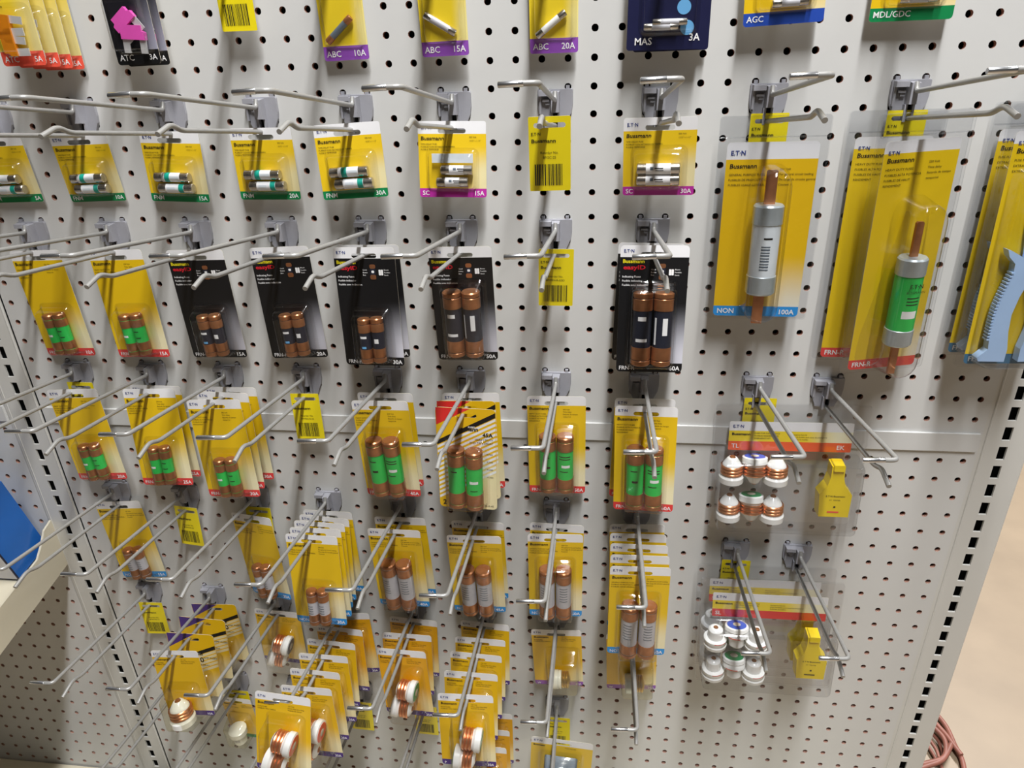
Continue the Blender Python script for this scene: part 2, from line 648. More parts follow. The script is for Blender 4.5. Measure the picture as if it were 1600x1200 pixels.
def plug_fuse(parent, loc, axis_deg, face, kind='edison', scale=1.0, tilt=0.0, name='plug_fuse'):
    """screw-in plug fuse along local y (tip up), rotated axis_deg in the plane of the card"""
    s = scale
    short = kind == 'short'
    if kind in ('edison', 'short'):
        def body(b):
            b.lathe([(-0.62 * s, 0.50 * s), (-0.58 * s, 0.60 * s), (-0.30 * s, 0.60 * s), (-0.24 * s, 0.55 * s), (-0.18 * s, 0.50 * s), (0.36 * s, 0.46 * s)] + ([(0.42 * s, 0.42 * s), (0.70 * s, 0.24 * s), (0.74 * s, 0.18 * s)] if not short else [(0.42 * s, 0.40 * s), (0.5 * s, 0.22 * s)]), 'y', (0, 0, 0), 'ceramic', 22)
        o = obj(name, cached(('plug_fuse', kind, s), body), parent, loc=loc)
        pr = []
        for k in range(3):
            y = (-0.16 + 0.175 * k) * s
            pr += [(y, 0.49 * s), (y + 0.04 * s, 0.545 * s), (y + 0.10 * s, 0.555 * s), (y + 0.14 * s, 0.53 * s), (y + 0.17 * s, 0.49 * s)]
        obj('screw_thread', cached(('screw_thread', s), lambda b: b.lathe(pr, 'y', (0, 0, 0), 'copper', 22, (False, False))), o)
        obj('contact_tip', cached(('contact_tip', s, kind), lambda b: b.lathe([(0.73 * s, 0.16 * s), (0.79 * s, 0.12 * s), (0.80 * s, 0.0)] if not short else [(0.49 * s, 0.16 * s), (0.54 * s, 0.12 * s), (0.55 * s, 0.0)], 'y', (0, 0, 0), 'coppercap', 12)), o)
    else:
        def body(b):
            b.lathe([(-0.62 * s, 0.50 * s), (-0.58 * s, 0.60 * s), (-0.40 * s, 0.62 * s), (-0.32 * s, 0.56 * s), (-0.26 * s, 0.60 * s), (-0.06 * s, 0.60 * s), (-0.02 * s, 0.40 * s), (0.50 * s, 0.38 * s), (0.58 * s, 0.32 * s), (0.62 * s, 0.24 * s)], 'y', (0, 0, 0), 'ceramic', 22)
        o = obj(name, cached(('plug_fuse', kind, s), body), parent, loc=loc)
        obj('contact_strip', cached(('contact_strip', s), lambda b: b.patch(0.605 * s, (0, 0, 0), -10, 50, -0.10 * s, -0.05 * s, 'facered')), o)
        obj('contact_tip', cached(('contact_tip', 's', s), lambda b: b.lathe([(0.61 * s, 0.14 * s), (0.66 * s, 0.10 * s), (0.67 * s, 0.0)], 'y', (0, 0, 0), 'coppercap', 12)), o)
    def fc(b):
        b.lathe([(-0.605 * s, 0.52 * s), (-0.64 * s, 0.47 * s), (-0.645 * s, 0.0)], 'y', (0, 0, 0), face, 22)
        b.lathe([(-0.645 * s, 0.2 * s), (-0.655 * s, 0.18 * s), (-0.656 * s, 0.0)], 'y', (0, 0, 0), 'cardedge', 14)
    obj('face_disc', cached(('face_disc', face, s), fc), o)
    o.rotation_euler = Euler((math.radians(tilt), math.radians(-axis_deg), 0), 'YXZ')
    return o


# ------------------------------------------------------------------ pack kinds
def new_pack(name, X, hole, z, dx, dy, yaw, pitch, roll, label, cat, group=None):
    row = hole + 1.32 - 0.088 * z + 0.05 - dy
    return thing(name, label, cat, WP(X + dx, row, z), pose(yaw, pitch, roll), group)


EATON = 'E.T·N'


def small_print(lines, x, y, dy=0.125, size=0.065, ink='ink', width=None):
    return [(l, x, y - i * dy, size, ink) for i, l in enumerate(lines)]


FRN_L = ['HEAVY DUTY FUSES', 'FUSIBLES ALTA POTENCIA', 'FUSIBLES DE HAUT', 'RENDEMENT']
FRN_R = ['250 Volt', 'Time delay', 'Retardo de tiempo', 'temporisé']
NON_L = ['GENERAL PURPOSE FUSES', 'FUSIBLES DE PROPÓSITO GENERAL', 'FUSIBLES USAGE GÉNÉRAL']
NON_R = ['250 Volt', 'For general circuit loading', 'De carga de circuito general', 'Courant']
FNM_L = ['TIME-DELAY FUSE', 'FUSIBLES CON RETARDO DE TIEMPO', 'FUSIBLE TEMPORISÉ']
PLUG_L = ['PLUG FUSES', 'FUSIBLES TIPO TAPÓN']
PLUG_R = ['125 Volt', 'Heavy duty time delay', 'Retardo de tiempo']


def pack_frn(root, field, foot, code, amp, big, fusem, texts=None, bend=0.0, blister='blister', cardkey=None):
    head = 'white'
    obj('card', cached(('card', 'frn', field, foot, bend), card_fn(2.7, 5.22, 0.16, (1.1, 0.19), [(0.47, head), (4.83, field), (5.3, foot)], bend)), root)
    D = SL
    black = field == 'blackfade'
    it = [(EATON, -1.22, -0.28, 0.13, 'inkblue', dict(bold=0.02))]
    if black:
        it += [('Bussmann', -1.25, -0.70, 0.15, 'inkyellow', dict(bold=0.025, width=0.86)),
               ('easyID', -1.22, -0.95, 0.17, 'inkred', dict(bold=0.03, width=0.88))]
        it += [(l, -1.25, -1.28 - 0.17 * i, 0.085, 'inkwhite', dict(bold=0.01)) for i, l in enumerate(['Indicating Fuses', 'Fusible indicador', 'Fusible avec indication'])]
        it += [(l, 0.82, -0.98 - 0.11 * i, 0.06, 'inkwhite') for i, l in enumerate(['Blown', 'Fundido', 'Sauté'])]
        it += [(l, -0.12, -0.98 - 0.11 * i, 0.06, 'inkwhite') for i, l in enumerate(['Good', 'Bueno', 'Bon'])]
    else:
        L, Rr = (FRN_L, FRN_R) if code == 'FRN-R' else (NON_L, NON_R)
        it += [('Bussmann', -1.26, -0.69, 0.15, 'ink', dict(bold=0.02, width=0.9, shear=0.08))]
        it += small_print(L, -1.27, -0.93) + small_print(Rr, 0.3, -0.69)
    it += [(code, -1.24, -5.13, 0.17, 'inkwhite', dict(bold=0.012)), (amp, 1.26, -5.13, 0.19, 'inkwhite', dict(bold=0.015, align='R'))]
    letters((field, code, amp), it, root, D)
    if black:
        def icon(b):
            x, y = 0.33, -0.72 + D
            b.prism(rrect(x - 0.13, x + 0.13, y - 0.18, y, 0.06, 2), 0.012, 0.016, 'copper')
            b.prism(rrect(x - 0.12, x + 0.12, y - 0.44, y - 0.18, 0.03, 2), 0.012, 0.016, 'blacklabel')
            b.prism(rrect(x - 0.06, x + 0.06, y - 0.36, y - 0.26, 0.03, 2), 0.012, 0.018, 'inkwhite')
            b.prism(rrect(x - 0.13, x + 0.13, y - 0.64, y - 0.44, 0.06, 2), 0.012, 0.016, 'copper')
            for q in (0.26, 0.36):
                b.prism(rrect(x + q, x + q + 0.09, y - 0.46, y - 0.22, 0.02, 2), 0.012, 0.016, 'inkwhite')
        obj('fuse_diagram', cached(('fuse_diagram', 1), icon), root)
    body = {'green': 'green', 'white': 'greylabel', 'black': 'blacklabel'}[fusem]
    if big:
        def patches(k):
            if fusem == 'green':
                return [(-25, 35, 1.42, 1.56, 'inkwhite')] + [(-45, 40, 0.95 + 0.13 * i, 1.0 + 0.13 * i, 'ink') for i in range(2)] + [(-40, 20, 1.75, 1.79, 'ink')] if k else [(-30, 15, 1.0, 1.05, 'ink'), (-20, 20, 1.5, 1.6, 'ink')]
            if fusem == 'white':
                return [(-50 + 20 * k, 10 + 20 * k, 0.95 + 0.16 * i, 0.99 + 0.16 * i, 'holdergrey') for i in range(6)]
            return [(-30, 20, 0.95, 1.12, 'inkwhite'), (-40, 30, 1.85, 1.98, 'inkwhite')] if k == 0 else [(-5, 25, 1.0, 1.7, 'inkwhite'), (-60, -45, 1.0, 2.1, 'inkwhite')]
        for k, cx in enumerate((-0.41, 0.41)):
            fuse_v(root, (code, fusem, 'big', k), cx, -1.78 + D, 3.0, 0.4, 0.72, body, 0.43, patches=patches(k))
        obj('blister', cached(('blister', 'big', blister), lambda b: bubble(b, -0.92, 0.92, -4.92 + D, -1.45 + D, 0.88, blister, top=0.22)), root)
    else:
        def patches(k):
            if fusem == 'green':
                return [(-35, 20, 0.95, 1.05, 'inkwhite')] if k == 0 else [(-30, 20, 0.8, 0.84, 'ink'), (-20, 30, 1.1, 1.14, 'ink')]
            if fusem == 'white':
                return [(-40, 20, 0.8 + 0.14 * i, 0.84 + 0.14 * i, 'holdergrey') for i in range(4)]
            return [(-30, 30, 0.75, 0.85, 'inkwhite'), (-20, 20, 1.2, 1.3, 'skydot')] if k == 0 else [(-20, 20, 0.9, 1.1, 'inkwhite')]
        for k, cx in enumerate((-0.2, 0.38)):
            fuse_v(root, (code, fusem, 'small', k), cx, -2.95 + D + (0.02 if k else -0.03), 2.0, 0.285, 0.6, body, 0.31, patches=patches(k))
        obj('blister', cached(('blister', 'small', blister), lambda b: bubble(b, -0.72, 0.9, -5.0 + D, -2.62 + D, 0.66, blister, top=0.25)), root)


def pack_fnm(root, foot, code, amp, body='white'):
    obj('card', cached(('card', 'fnm', foot), card_fn(2.7, 2.87, 0.1, (1.1, 0.19), [(0.47, 'white'), (2.53, 'yellowfnm'), (2.9, foot)])), root)
    D = SL
    it = [(EATON, -1.22, -0.30, 0.13, 'inkblue', dict(bold=0.02)), ('Bussmann', -1.25, -0.70, 0.14, 'ink', dict(bold=0.02, width=0.93, shear=0.08))]
    it += small_print(FNM_L, -1.25, -0.88, 0.1, 0.06)
    it += [('500 Volt', 0.68, -0.62, 0.06, 'ink'), ('13/32" x 1-1/2"', 0.68, -0.75, 0.055, 'inksoft')]
    it += [(code, -1.24, -2.79, 0.18, 'inkwhite', dict(bold=0.012)), (amp, 1.26, -2.79, 0.18, 'inkwhite', dict(bold=0.012, align='R'))]
    letters(('fnm', code, amp), it, root, D)
    sh = {'10A': 0.1, '15A': 0.05}.get(amp, 0.0)
    for k, (x0, cy) in enumerate(((-0.85 + sh, -1.82), (-0.70, -2.27))):
        if code == 'FNM':
            b0 = 0.5 if k == 0 else 0.95
            fuse_h(root, ('fnm', k), x0, cy + D, 1.55, 0.205, 0.36, 'white', 0.23, bands=[(b0, b0 + 0.22, 'teal')], text=[(0.72, 1.15, -20, 10, 'paleblue')] if k == 0 else [(0.45, 0.8, -20, 10, 'paleblue')])
        else:
            fuse_h(root, ('sc', k, amp), (-0.8 if amp == '30A' else (-0.42 if k == 0 else -0.6)), cy + D + (0.04 if amp == '30A' and k else 0), 1.6 if amp == '30A' else 1.25, 0.215 if amp == '30A' else 0.19, 0.34, 'white', 0.23, text=[(0.5, 0.62, -30, 0, 'holdergrey'), (0.66, 0.98, -22, -10, 'ink'), (0.7, 1.0, 2, 10, 'ink')])
    if code == 'SC' and amp == '15A':
        obj('paper_slip', cached(('paper_slip', 1), lambda b: b.box(-0.78, 0.85, -1.55 + D, -1.2 + D, 0.2, 0.215, 'paleblue')), root)
    obj('blister', cached(('blister', 'fnm'), lambda b: bubble(b, -0.95, 0.95, -2.56 + D, -1.1 + D, 0.5, top=0.1)), root)


def pack_tag(root, line):
    obj('card', cached(('card', 'tag'), card_fn(1.4, 2.45, 0.05, (1.06, 0.16), [(3, 'tagyellow')], slot_y=0.28, t=0.012)), root)
    D = 0.28
    it = [(EATON, -0.62, -0.6, 0.1, 'ink', dict(bold=0.02)), ('Bussmann', -0.62, -0.83, 0.12, 'ink', dict(bold=0.025, width=0.82)),
          ('Reorder No.', -0.02, -1.2, 0.085, 'ink', dict(align='C')), (line, -0.02, -1.36, 0.085, 'ink', dict(align='C'))]
    letters(('tag', line), it, root, D)
    def bars(b):
        r = random.Random(line)
        x = -0.52
        while x < 0.44:
            w = r.choice((0.014, 0.014, 0.028, 0.042))
            b.face([(x, -2.26 + D, 0.012), (x + w, -2.26 + D, 0.012), (x + w, -1.54 + D, 0.012), (x, -1.54 + D, 0.012)], 'ink')
            x += w + r.choice((0.014, 0.02, 0.03))
    obj('barcode', cached(('barcode', line), bars), root)


def pack_plug(root, field, amp, faces, fuse='edison2', foot='footpurple', code='P', W=2.72, H=4.25, head=0.42, bend=0.0):
    obj('card', cached(('card', 'plug', field, foot, W, H), card_fn(W, H, 0.16, (1.0 if W > 2 else 0.8, 0.18), [(head, 'white'), (H - 0.32, field), (H + 1, foot)], bend)), root)
    D = SL
    h = W / 2
    it = [(EATON, -h + 0.13, -0.27, 0.12, 'inkblue', dict(bold=0.02)), ('Bussmann', -h + 0.12, -0.62, 0.13, 'ink', dict(bold=0.02, width=0.8, shear=0.08))]
    it += small_print(PLUG_L, -h + 0.12, -0.8, 0.11) + small_print(PLUG_R, 0.25, -0.6, 0.11)
    it += [(code, -h + 0.12, -H + 0.06, 0.15, 'inkwhite', dict(bold=0.012)), (amp, h - 0.1, -H + 0.06, 0.15, 'inkwhite', dict(bold=0.012, align='R'))]
    letters(('plug', code, amp, W, H), it, root, D)
    if fuse == 'edison2':
        plug_fuse(root, P3(0.22, -2.05 + D, 0.58), 82, faces, 'short', 0.94)
        plug_fuse(root, P3(-0.02, -3.2 + D, 0.58), -96, faces, 'short', 0.94)
        obj('blister', cached(('blister', 'plug2'), lambda b: bubble(b, -0.72, 1.0, -3.95 + D, -1.05 + D, 1.16, 'blister', top=0.22)), root)
    elif fuse == 'edison_up':
        plug_fuse(root, P3(-0.08, -3.5 + D, 0.62), 0, faces, 'edison', 1.08)
        obj('blister', cached(('blister', 'plugup'), lambda b: bubble(b, -0.85, 0.8, -4.35 + D, -2.1 + D, 1.2, 'blister_yellow', top=0.3)), root)
    elif fuse == 'brass':
        def body(b):
            b.lathe([(-0.42, 0.45), (-0.38, 0.52), (-0.02, 0.52), (0.0, 0.44)], 'x', (0, 0, 0), faces if faces != 'white' else 'ceramic', 20)
            b.lathe([(0.0, 0.50), (0.14, 0.50), (0.16, 0.44)], 'x', (0, 0, 0), 'ceramic', 20)
        o = obj('plug_fuse', cached(('plug_fuse', 'b', faces), body), root, loc=P3(0.05, -3.15 + D, 0.56))
        pr = [(0.16, 0.40)]
        for k in range(3):
            pr += [(0.18 + 0.13 * k, 0.45), (0.24 + 0.13 * k, 0.46), (0.29 + 0.13 * k, 0.41)]
        obj('screw_thread', cached(('screw_thread', 'b'), lambda b: b.lathe(pr + [(0.58, 0.3), (0.64, 0.12), (0.65, 0)], 'x', (0, 0, 0), 'brass', 20)), o)
        obj('blister', cached(('blister', 'brass'), lambda b: bubble(b, -0.62, 1.15, -3.85 + D, -1.35 + D, 1.12, 'blister_yellow', top=0.2)), root)
    elif fuse == 'white_up':
        def body(b):
            b.lathe([(-0.62, 0.34), (-0.58, 0.40), (0.1, 0.42), (0.12, 0.55), (0.5, 0.56), (0.56, 0.46), (0.58, 0)], 'y', (0, 0, 0), 'ceramic', 20)
        o = obj('plug_fuse', cached(('plug_fuse', 'w'), body), root, loc=P3(-0.1, -2.7 + D, 0.55))
        obj('contact_strip', cached(('contact_strip', 'w'), lambda b: b.patch(0.43, (0, 0, 0), -20, 30, -0.3, -0.1, 'greylabel')), o)
        obj('blister', cached(('blister', 'wu'), lambda b: bubble(b, -0.75, 0.6, -3.4 + D, -1.4 + D, 1.1, 'blister_yellow', top=0.2)), root)


def pack_old(root, big, amp, corner, H, kind):
    """older card: slanted colour corner, black slanted bar, cream and yellow stripes"""
    W = 2.72
    ex = []
    h = W / 2
    cl = lambda pts: [(max(-h + 0.02, min(h - 0.02, a)), min(-0.02, c)) for a, c in pts]
    if kind == 'red':
        ex.append((cl([(-h, -0.02), (0.2, -0.02), (-h, -0.88)]), 'bandred', 0.003))
        ya = lambda x: -0.16 - (h - x) * 0.56
    else:
        ex.append((cl([(-h, -0.02), (0.25, -0.02), (-h, -0.95)]), 'footpurple', 0.003))
        ya = lambda x: -0.72 - (h - x) * 0.42
    xl = -h + 0.02
    ex.append(([(xl, ya(xl) - 0.22), (h - 0.02, ya(h) - 0.24), (h - 0.02, ya(h)), (xl, ya(xl))], 'black', 0.003))
    bot = -H + (0.35 if kind == 'red' else 0.9)
    k = 0
    y = 0.0
    while True:
        y0 = -0.28 - 0.24 * k
        pts = [(xl if kind == 'red' else xl + 0.0, ya(xl) + y0 - (0.13 if kind == 'red' else 0.17)), (h - 0.02, ya(h) + y0 - (0.13 if kind == 'red' else 0.17)), (h - 0.02, ya(h) + y0), (xl, ya(xl) + y0)]
        if ya(xl) + y0 - 0.1 < bot:
            break
        ex.append((pts, 'white' if kind == 'red' else 'creamprint', 0.003))
        k += 1
    obj('card', cached(('card', 'old', kind, H), card_fn(W, H, 0.2, (1.0, 0.18), [(H + 1, 'yellowplug')], extra=ex)), root)
    D = SL
    it = [('Bussmann', -0.55, ya(-0.55) + 0.12, 0.2, 'ink', dict(bold=0.03, shear=0.1, width=1.1)), ('FUSES', 0.1, ya(0.1) - 0.1, 0.09, 'inkwhite', dict(bold=0.02))]
    if kind == 'red':
        it += [('45A', 1.22, -1.38, 0.2, 'ink', dict(bold=0.03, align='R')), ('HEAVY DUTY', 1.22, -1.58, 0.1, 'ink', dict(align='R')), ('AND TIME DELAY', 1.22, -1.75, 0.1, 'ink', dict(align='R')),
               ('2', -1.2, -H + 0.16, 0.26, 'ink', dict(bold=0.03)), ('FRN-R-45', 1.2, -H + 0.14, 0.1, 'ink', dict(align='R'))]
        for i in range(4):
            it.append(('FUSES', 1.2, -2.3 - 0.4 * i, 0.08, 'ink', dict(align='R')))
    else:
        it += [(amp, 0.1, ya(0.1) - 0.62, 0.34, 'ink', dict(bold=0.02)), ('AMP FUSES', 0.55, ya(0.55) - 0.56, 0.12, 'ink', dict(shear=0.1)), ('TIME DELAY', 0.1, ya(0.1) - 0.86, 0.1, 'ink')]
    letters(('old', kind, amp, H), it, root, D)
    if kind == 'red':
        for k, cx in enumerate((-0.41, 0.41)):
            fuse_v(root, ('old', k), cx, -1.85 + D + (0.0 if k else 0.05), 3.0, 0.4, 0.78, 'green', 0.43, patches=[(-25, 35, 1.42, 1.56, 'inkwhite'), (-20, 30, 1.9, 1.94, 'ink')] if k else [(-30, 15, 1.0, 1.05, 'ink')])
        obj('blister', cached(('blister', 'big', 'blister'), lambda b: bubble(b, -0.92, 0.92, -4.92 + D, -1.45 + D, 0.88, 'blister', top=0.22)), root)
    else:
        plug_fuse(root, P3(-0.05, -3.45 + D, 0.5), 0, 'faceblue', 'edison', 0.85)
        obj('blister', cached(('blister', 'oldplug'), lambda b: bubble(b, -0.85, 0.8, -4.2 + D, -2.5 + D, 0.95, 'blister_yellow', top=0.2)), root)


def pack_small(root, kind, amp):
    """narrow cards of the top row"""
    W, H = (1.78, 4.85)
    D = SL
    if kind == 'abc':
        obj('card', cached(('card', 'abc'), card_fn(W, H, 0.09, (0.9, 0.18), [(0.47, 'white'), (H - 0.5, 'yellowabc'), (H + 1, 'footviolet')])), root)
        it = [(EATON, -0.78, -0.28, 0.12, 'inkblue', dict(bold=0.02)), ('Bussmann', -0.78, -0.7, 0.13, 'ink', dict(bold=0.03, width=0.8)),
              ('ABC', -0.78, -H + 0.13, 0.22, 'inkwhite', dict(bold=0.01)), (amp, 0.78, -H + 0.13, 0.22, 'inkwhite', dict(bold=0.01, align='R'))]
        letters(('abc', amp), it, root, D)
        x0, cy, ang, capm, bm = {'10A': (-0.62, -4.2, 38, 'coppercap', 'holdergrey'), '15A': (-0.65, -3.45, -31, 'nickel', 'greylabel'), '20A': (-0.62, -4.28, 36, 'nickel', 'ceramic')}[amp]
        fuse_h(root, ('abc', amp), x0, cy + D, 1.3, 0.13, 0.28, bm, 0.16, capm=capm, ang=ang)
        obj('blister', cached(('blister', 'abc'), lambda b: bubble(b, -0.72, 0.72, -4.4 + D, -2.6 + D, 0.36, 'blister', top=0.05)), root)
    elif kind == 'atc_orange':
        obj('card', cached(('card', 'atco'), card_fn(W, H, 0.12, (0.9, 0.18), [(0.47, 'white'), (H - 0.5, 'yellowatc'), (H + 1, 'footorange')])), root)
        it = [('ATC', -0.78, -H + 0.13, 0.22, 'inkwhite', dict(bold=0.01)), (amp, 0.78, -H + 0.13, 0.2, 'inkwhite', dict(bold=0.01, align='R')), ('Bussmann', -0.78, -2.9, 0.1, 'inksoft', dict(bold=0.02))]
        letters(('atco', amp), it, root, D)
        for k, cy in enumerate((-3.62, -4.05)):
            blade_fuse(root, 'amber', 0.02, cy + D, 90 if k else 82)
        obj('blister', cached(('blister', 'atco'), lambda b: bubble(b, -0.72, 0.72, -4.42 + D, -2.85 + D, 0.5, 'blister', top=0.1)), root)
    else:
        obj('card', cached(('card', 'atcb'), card_fn(W, H, 0.12, (0.9, 0.18), [(0.47, 'white'), (H - 0.5, 'blackatc'), (H + 1, 'black')])), root)
        it = [('ATC', -0.76, -H + 0.15, 0.22, 'inkwhite', dict(bold=0.01)), (amp, 0.78, -H + 0.15, 0.2, 'inkwhite', dict(bold=0.01, align='R')), ('Bussmann easyID', -0.78, -2.25, 0.1, 'inkwhite', dict(bold=0.02))]
        letters(('atcb', amp), it, root, D)
        for k, cy in enumerate((-3.5, -4.0)):
            blade_fuse(root, 'pink', 0.02 + 0.12 * k, cy + D, 35 - 40 * k)
        obj('blister', cached(('blister', 'atcb'), lambda b: bubble(b, -0.72, 0.72, -4.42 + D, -2.5 + D, 0.5, 'blister', top=0.1)), root)


def blade_fuse(root, m, cx, cy, ang):
    def body(b):
        b.prism([(-0.36, 0.0), (0.36, 0.0), (0.36, 0.2), (0.28, 0.24), (0.28, 0.38), (-0.28, 0.38), (-0.28, 0.24), (-0.36, 0.2)], 0.08, 0.26, m)
    o = obj('blade_fuse', cached(('blade_fuse', m), body), root, loc=P3(cx, cy, 0.02))
    o.scale = (1.3, 1.0, 1.3)
    o.rotation_euler = (0, math.radians(-ang), 0)
    for s in (-1, 1):
        obj('blade', cached(('blade', s), lambda b, s=s: b.box(s * 0.26 - 0.1, s * 0.26 + 0.1, -0.36, 0.1, 0.15, 0.19, 'bladetin')), o)


def pack_mas(root, amp):
    W, H, D = 2.7, 4.9, SL
    obj('card', cached(('card', 'mas'), card_fn(W, H, 0.1, (1.1, 0.18), [(0.47, 'white'), (H + 1, 'navy')])), root)
    it = [('MAS', -1.08, -H + 0.18, 0.24, 'inkwhite', dict(bold=0.015)), (amp, 1.22, -H + 0.28, 0.24, 'inkwhite', dict(bold=0.015, align='R'))]
    letters(('mas', amp), it, root, D)
    def dots(b):
        for cx, cy in ((0.6, -3.55), (0.75, -4.2)):
            b.face([(cx + 0.24 * math.cos(a * math.pi / 12), cy + 0.24 * math.sin(a * math.pi / 12) + D, 0.01) for a in range(24)], 'skydot')
        for i in range(5):
            b.face([(-0.95 + 0.45 * i + 0.06 * math.cos(a * math.pi / 5), -3.1 + 0.06 * math.sin(a * math.pi / 5) + D, 0.01) for a in range(10)], 'inkwhite')
    obj('printed_dots', cached(('printed_dots', 1), dots), root)
    for k, (x, y) in enumerate(((-0.78, -4.16), (-0.48, -4.02))):
        fuse_h(root, ('glass', k), x, y + D, 1.2, 0.12, 0.28, 'greylabel', 0.15)
    obj('blister', cached(('blister', 'mas'), lambda b: bubble(b, -0.85, 1.05, -4.35 + D, -2.7 + D, 0.4, top=0.1)), root)


def pack_glass(root, foot, code, fuse_x, H=4.2):
    W, D = 2.72, SL
    obj('card', cached(('card', 'glass', foot), card_fn(W, H, 0.12, (1.1, 0.18), [(0.47, 'white'), (H - 0.42, 'yellowfrn'), (H + 1, foot)])), root)
    letters(('glass', code), [(code, -1.25, -H + 0.13, 0.2, 'inkwhite', dict(bold=0.012)), ('Bussmann', -1.25, -0.7, 0.14, 'ink', dict(bold=0.03))], root, D)
    for k in range(2):
        fuse_h(root, ('glass', k), fuse_x + 0.15 * k, -H + 0.66 + 0.26 * k + D, 1.2, 0.13, 0.3, 'greylabel', 0.16)
    obj('blister', cached(('blister', 'glass', H), lambda b: bubble(b, -0.95, 0.95, -H + 0.45 + D, -1.8 + D, 0.4, top=0.1)), root)


def pack_holder(root):
    W, H, D = 3.5, 4.4, SL
    obj('card', cached(('card', 'holder'), card_fn(W, H, 0.16, (1.1, 0.18), [(0.5, 'white'), (H - 0.4, 'yellowfrn'), (H + 1, 'footpurple')])), root)
    letters(('holder',), [(EATON, -1.6, -0.32, 0.15, 'inkblue', dict(bold=0.02)), ('Bussmann', -1.62, -0.68, 0.12, 'ink', dict(bold=0.03)), ('FUSE HOLDER', 0.2, -0.68, 0.07, 'ink')], root, D)
    def h(b):
        b.prism(rrect(-0.95, 0.95, -3.4 + D, -1.35 + D, 0.12), 0.03, 0.8, 'holdergrey', 0.06)
        b.box(-0.8, 0.8, -1.75 + D, -1.5 + D, 0.75, 0.86, 'galv')
    o = obj('fuse_holder', cached(('fuse_holder', 1), h), root)
    obj('terminal_screw', cached(('terminal_screw', 1), lambda b: b.lathe([(0.84, 0.1), (0.9, 0.1), (0.91, 0)], 'z', (0.5, -1.62 + D, 0), 'zinc', 12)), o)
    obj('blister', cached(('blister', 'holder'), lambda b: bubble(b, -1.2, 1.2, -3.6 + D, -1.1 + D, 0.95, top=0.15)), root)


# --- clamshells: origin = top centre of the printed insert
def sheet(b, x0, x1, y0, y1, r, z, m, t=0.02):
    # formed film: one face with a turned-back rim
    pts = rrect(x0, x1, y0, y1, r)
    n = len(pts)
    b.face([(a, c, z) for a, c in pts], m)
    b.idx([(a, c, z) for a, c in pts] + [(a * 1.004, c - 0.012 if c < 0 else c + 0.012, z - 0.05) for a, c in pts], [(i, n + i, n + (i + 1) % n, (i + 1) % n) for i in range(n)], m)


def insert_fn(W, H, r, bands):
    f = card_fn(W, H, r, None, bands, slot_y=0.0, t=0.015)
    return f


def clam_long(root, W, H, field, foot, code, amp, fuse, head=0.6, lines=NON_L, fx=0.0):
    obj('insert_card', cached(('insert_card', field, foot, W), insert_fn(W, H, 0.16, [(head, 'white'), (H - 0.42, field), (H + 1, foot)])), root)
    it = [(EATON, -W / 2 + 0.15, -0.46, 0.17 if W > 3 else 0.13, 'inkblue', dict(bold=0.03)), ('Bussmann', -W / 2 + 0.14, -head - 0.32, 0.17, 'ink', dict(bold=0.02, shear=0.08, width=1.0))]
    it += small_print(lines, -W / 2 + 0.14, -head - 0.6, 0.19, 0.085) + small_print(NON_R if code == 'NON' else FRN_R, 0.32, -head - 0.4, 0.19, 0.085)
    it += [(code, -W / 2 + 0.14, -H + 0.12, 0.21, 'inkwhite', dict(bold=0.02))]
    if amp:
        it += [(amp, W / 2 - 0.15, -H + 0.1, 0.21, 'inkwhite', dict(bold=0.02, align='R'))]
    letters(('clam', code, amp, W), it, root)
    def shell(b):
        sheet(b, -W / 2 - 0.33, W / 2 + 0.3, -H - 0.08, 0.92, 0.14, -0.06, 'blister_grey', 0.015)
        sheet(b, -W / 2 - 0.33, W / 2 + 0.3, -H - 0.08, 0.92, 0.14, 0.10, 'blister_grey', 0.015)
        b.tube([(-W / 2 - 0.3, 0.18, 0.11), (W / 2 + 0.28, 0.18, 0.11)], 0.025, 'blister_grey', 6)
        if fuse != 'puller':
            bubble(b, -0.72, 0.72, -H + 0.0, -0.75 if code == 'NON' else -1.9, 1.3, 'blister', r=0.6, flange=0.0, side=0.16, top=0.1, z0=0.11)
        else:
            bubble(b, -1.35, 1.35, -H + 0.02, -1.2, 0.75, 'blister', r=0.4, flange=0.0, side=0.1, top=0.2, z0=0.11)
    obj('clamshell', cached(('clamshell', code, W), shell), root)
    if fuse == 'non':
        blade_cartridge(root, -0.05, -0.92, 5.95, 0.56, 1.25, 0.72, 'paleblue', 0.72, 0.2, 'galv', 'copper')
    elif fuse == 'frn':
        blade_cartridge(root, fx, -2.75, 6.1, 0.52, 1.3, 0.66, 'green', 0.68, 0.14, 'galv', 'coppercap')
    else:
        puller(root)


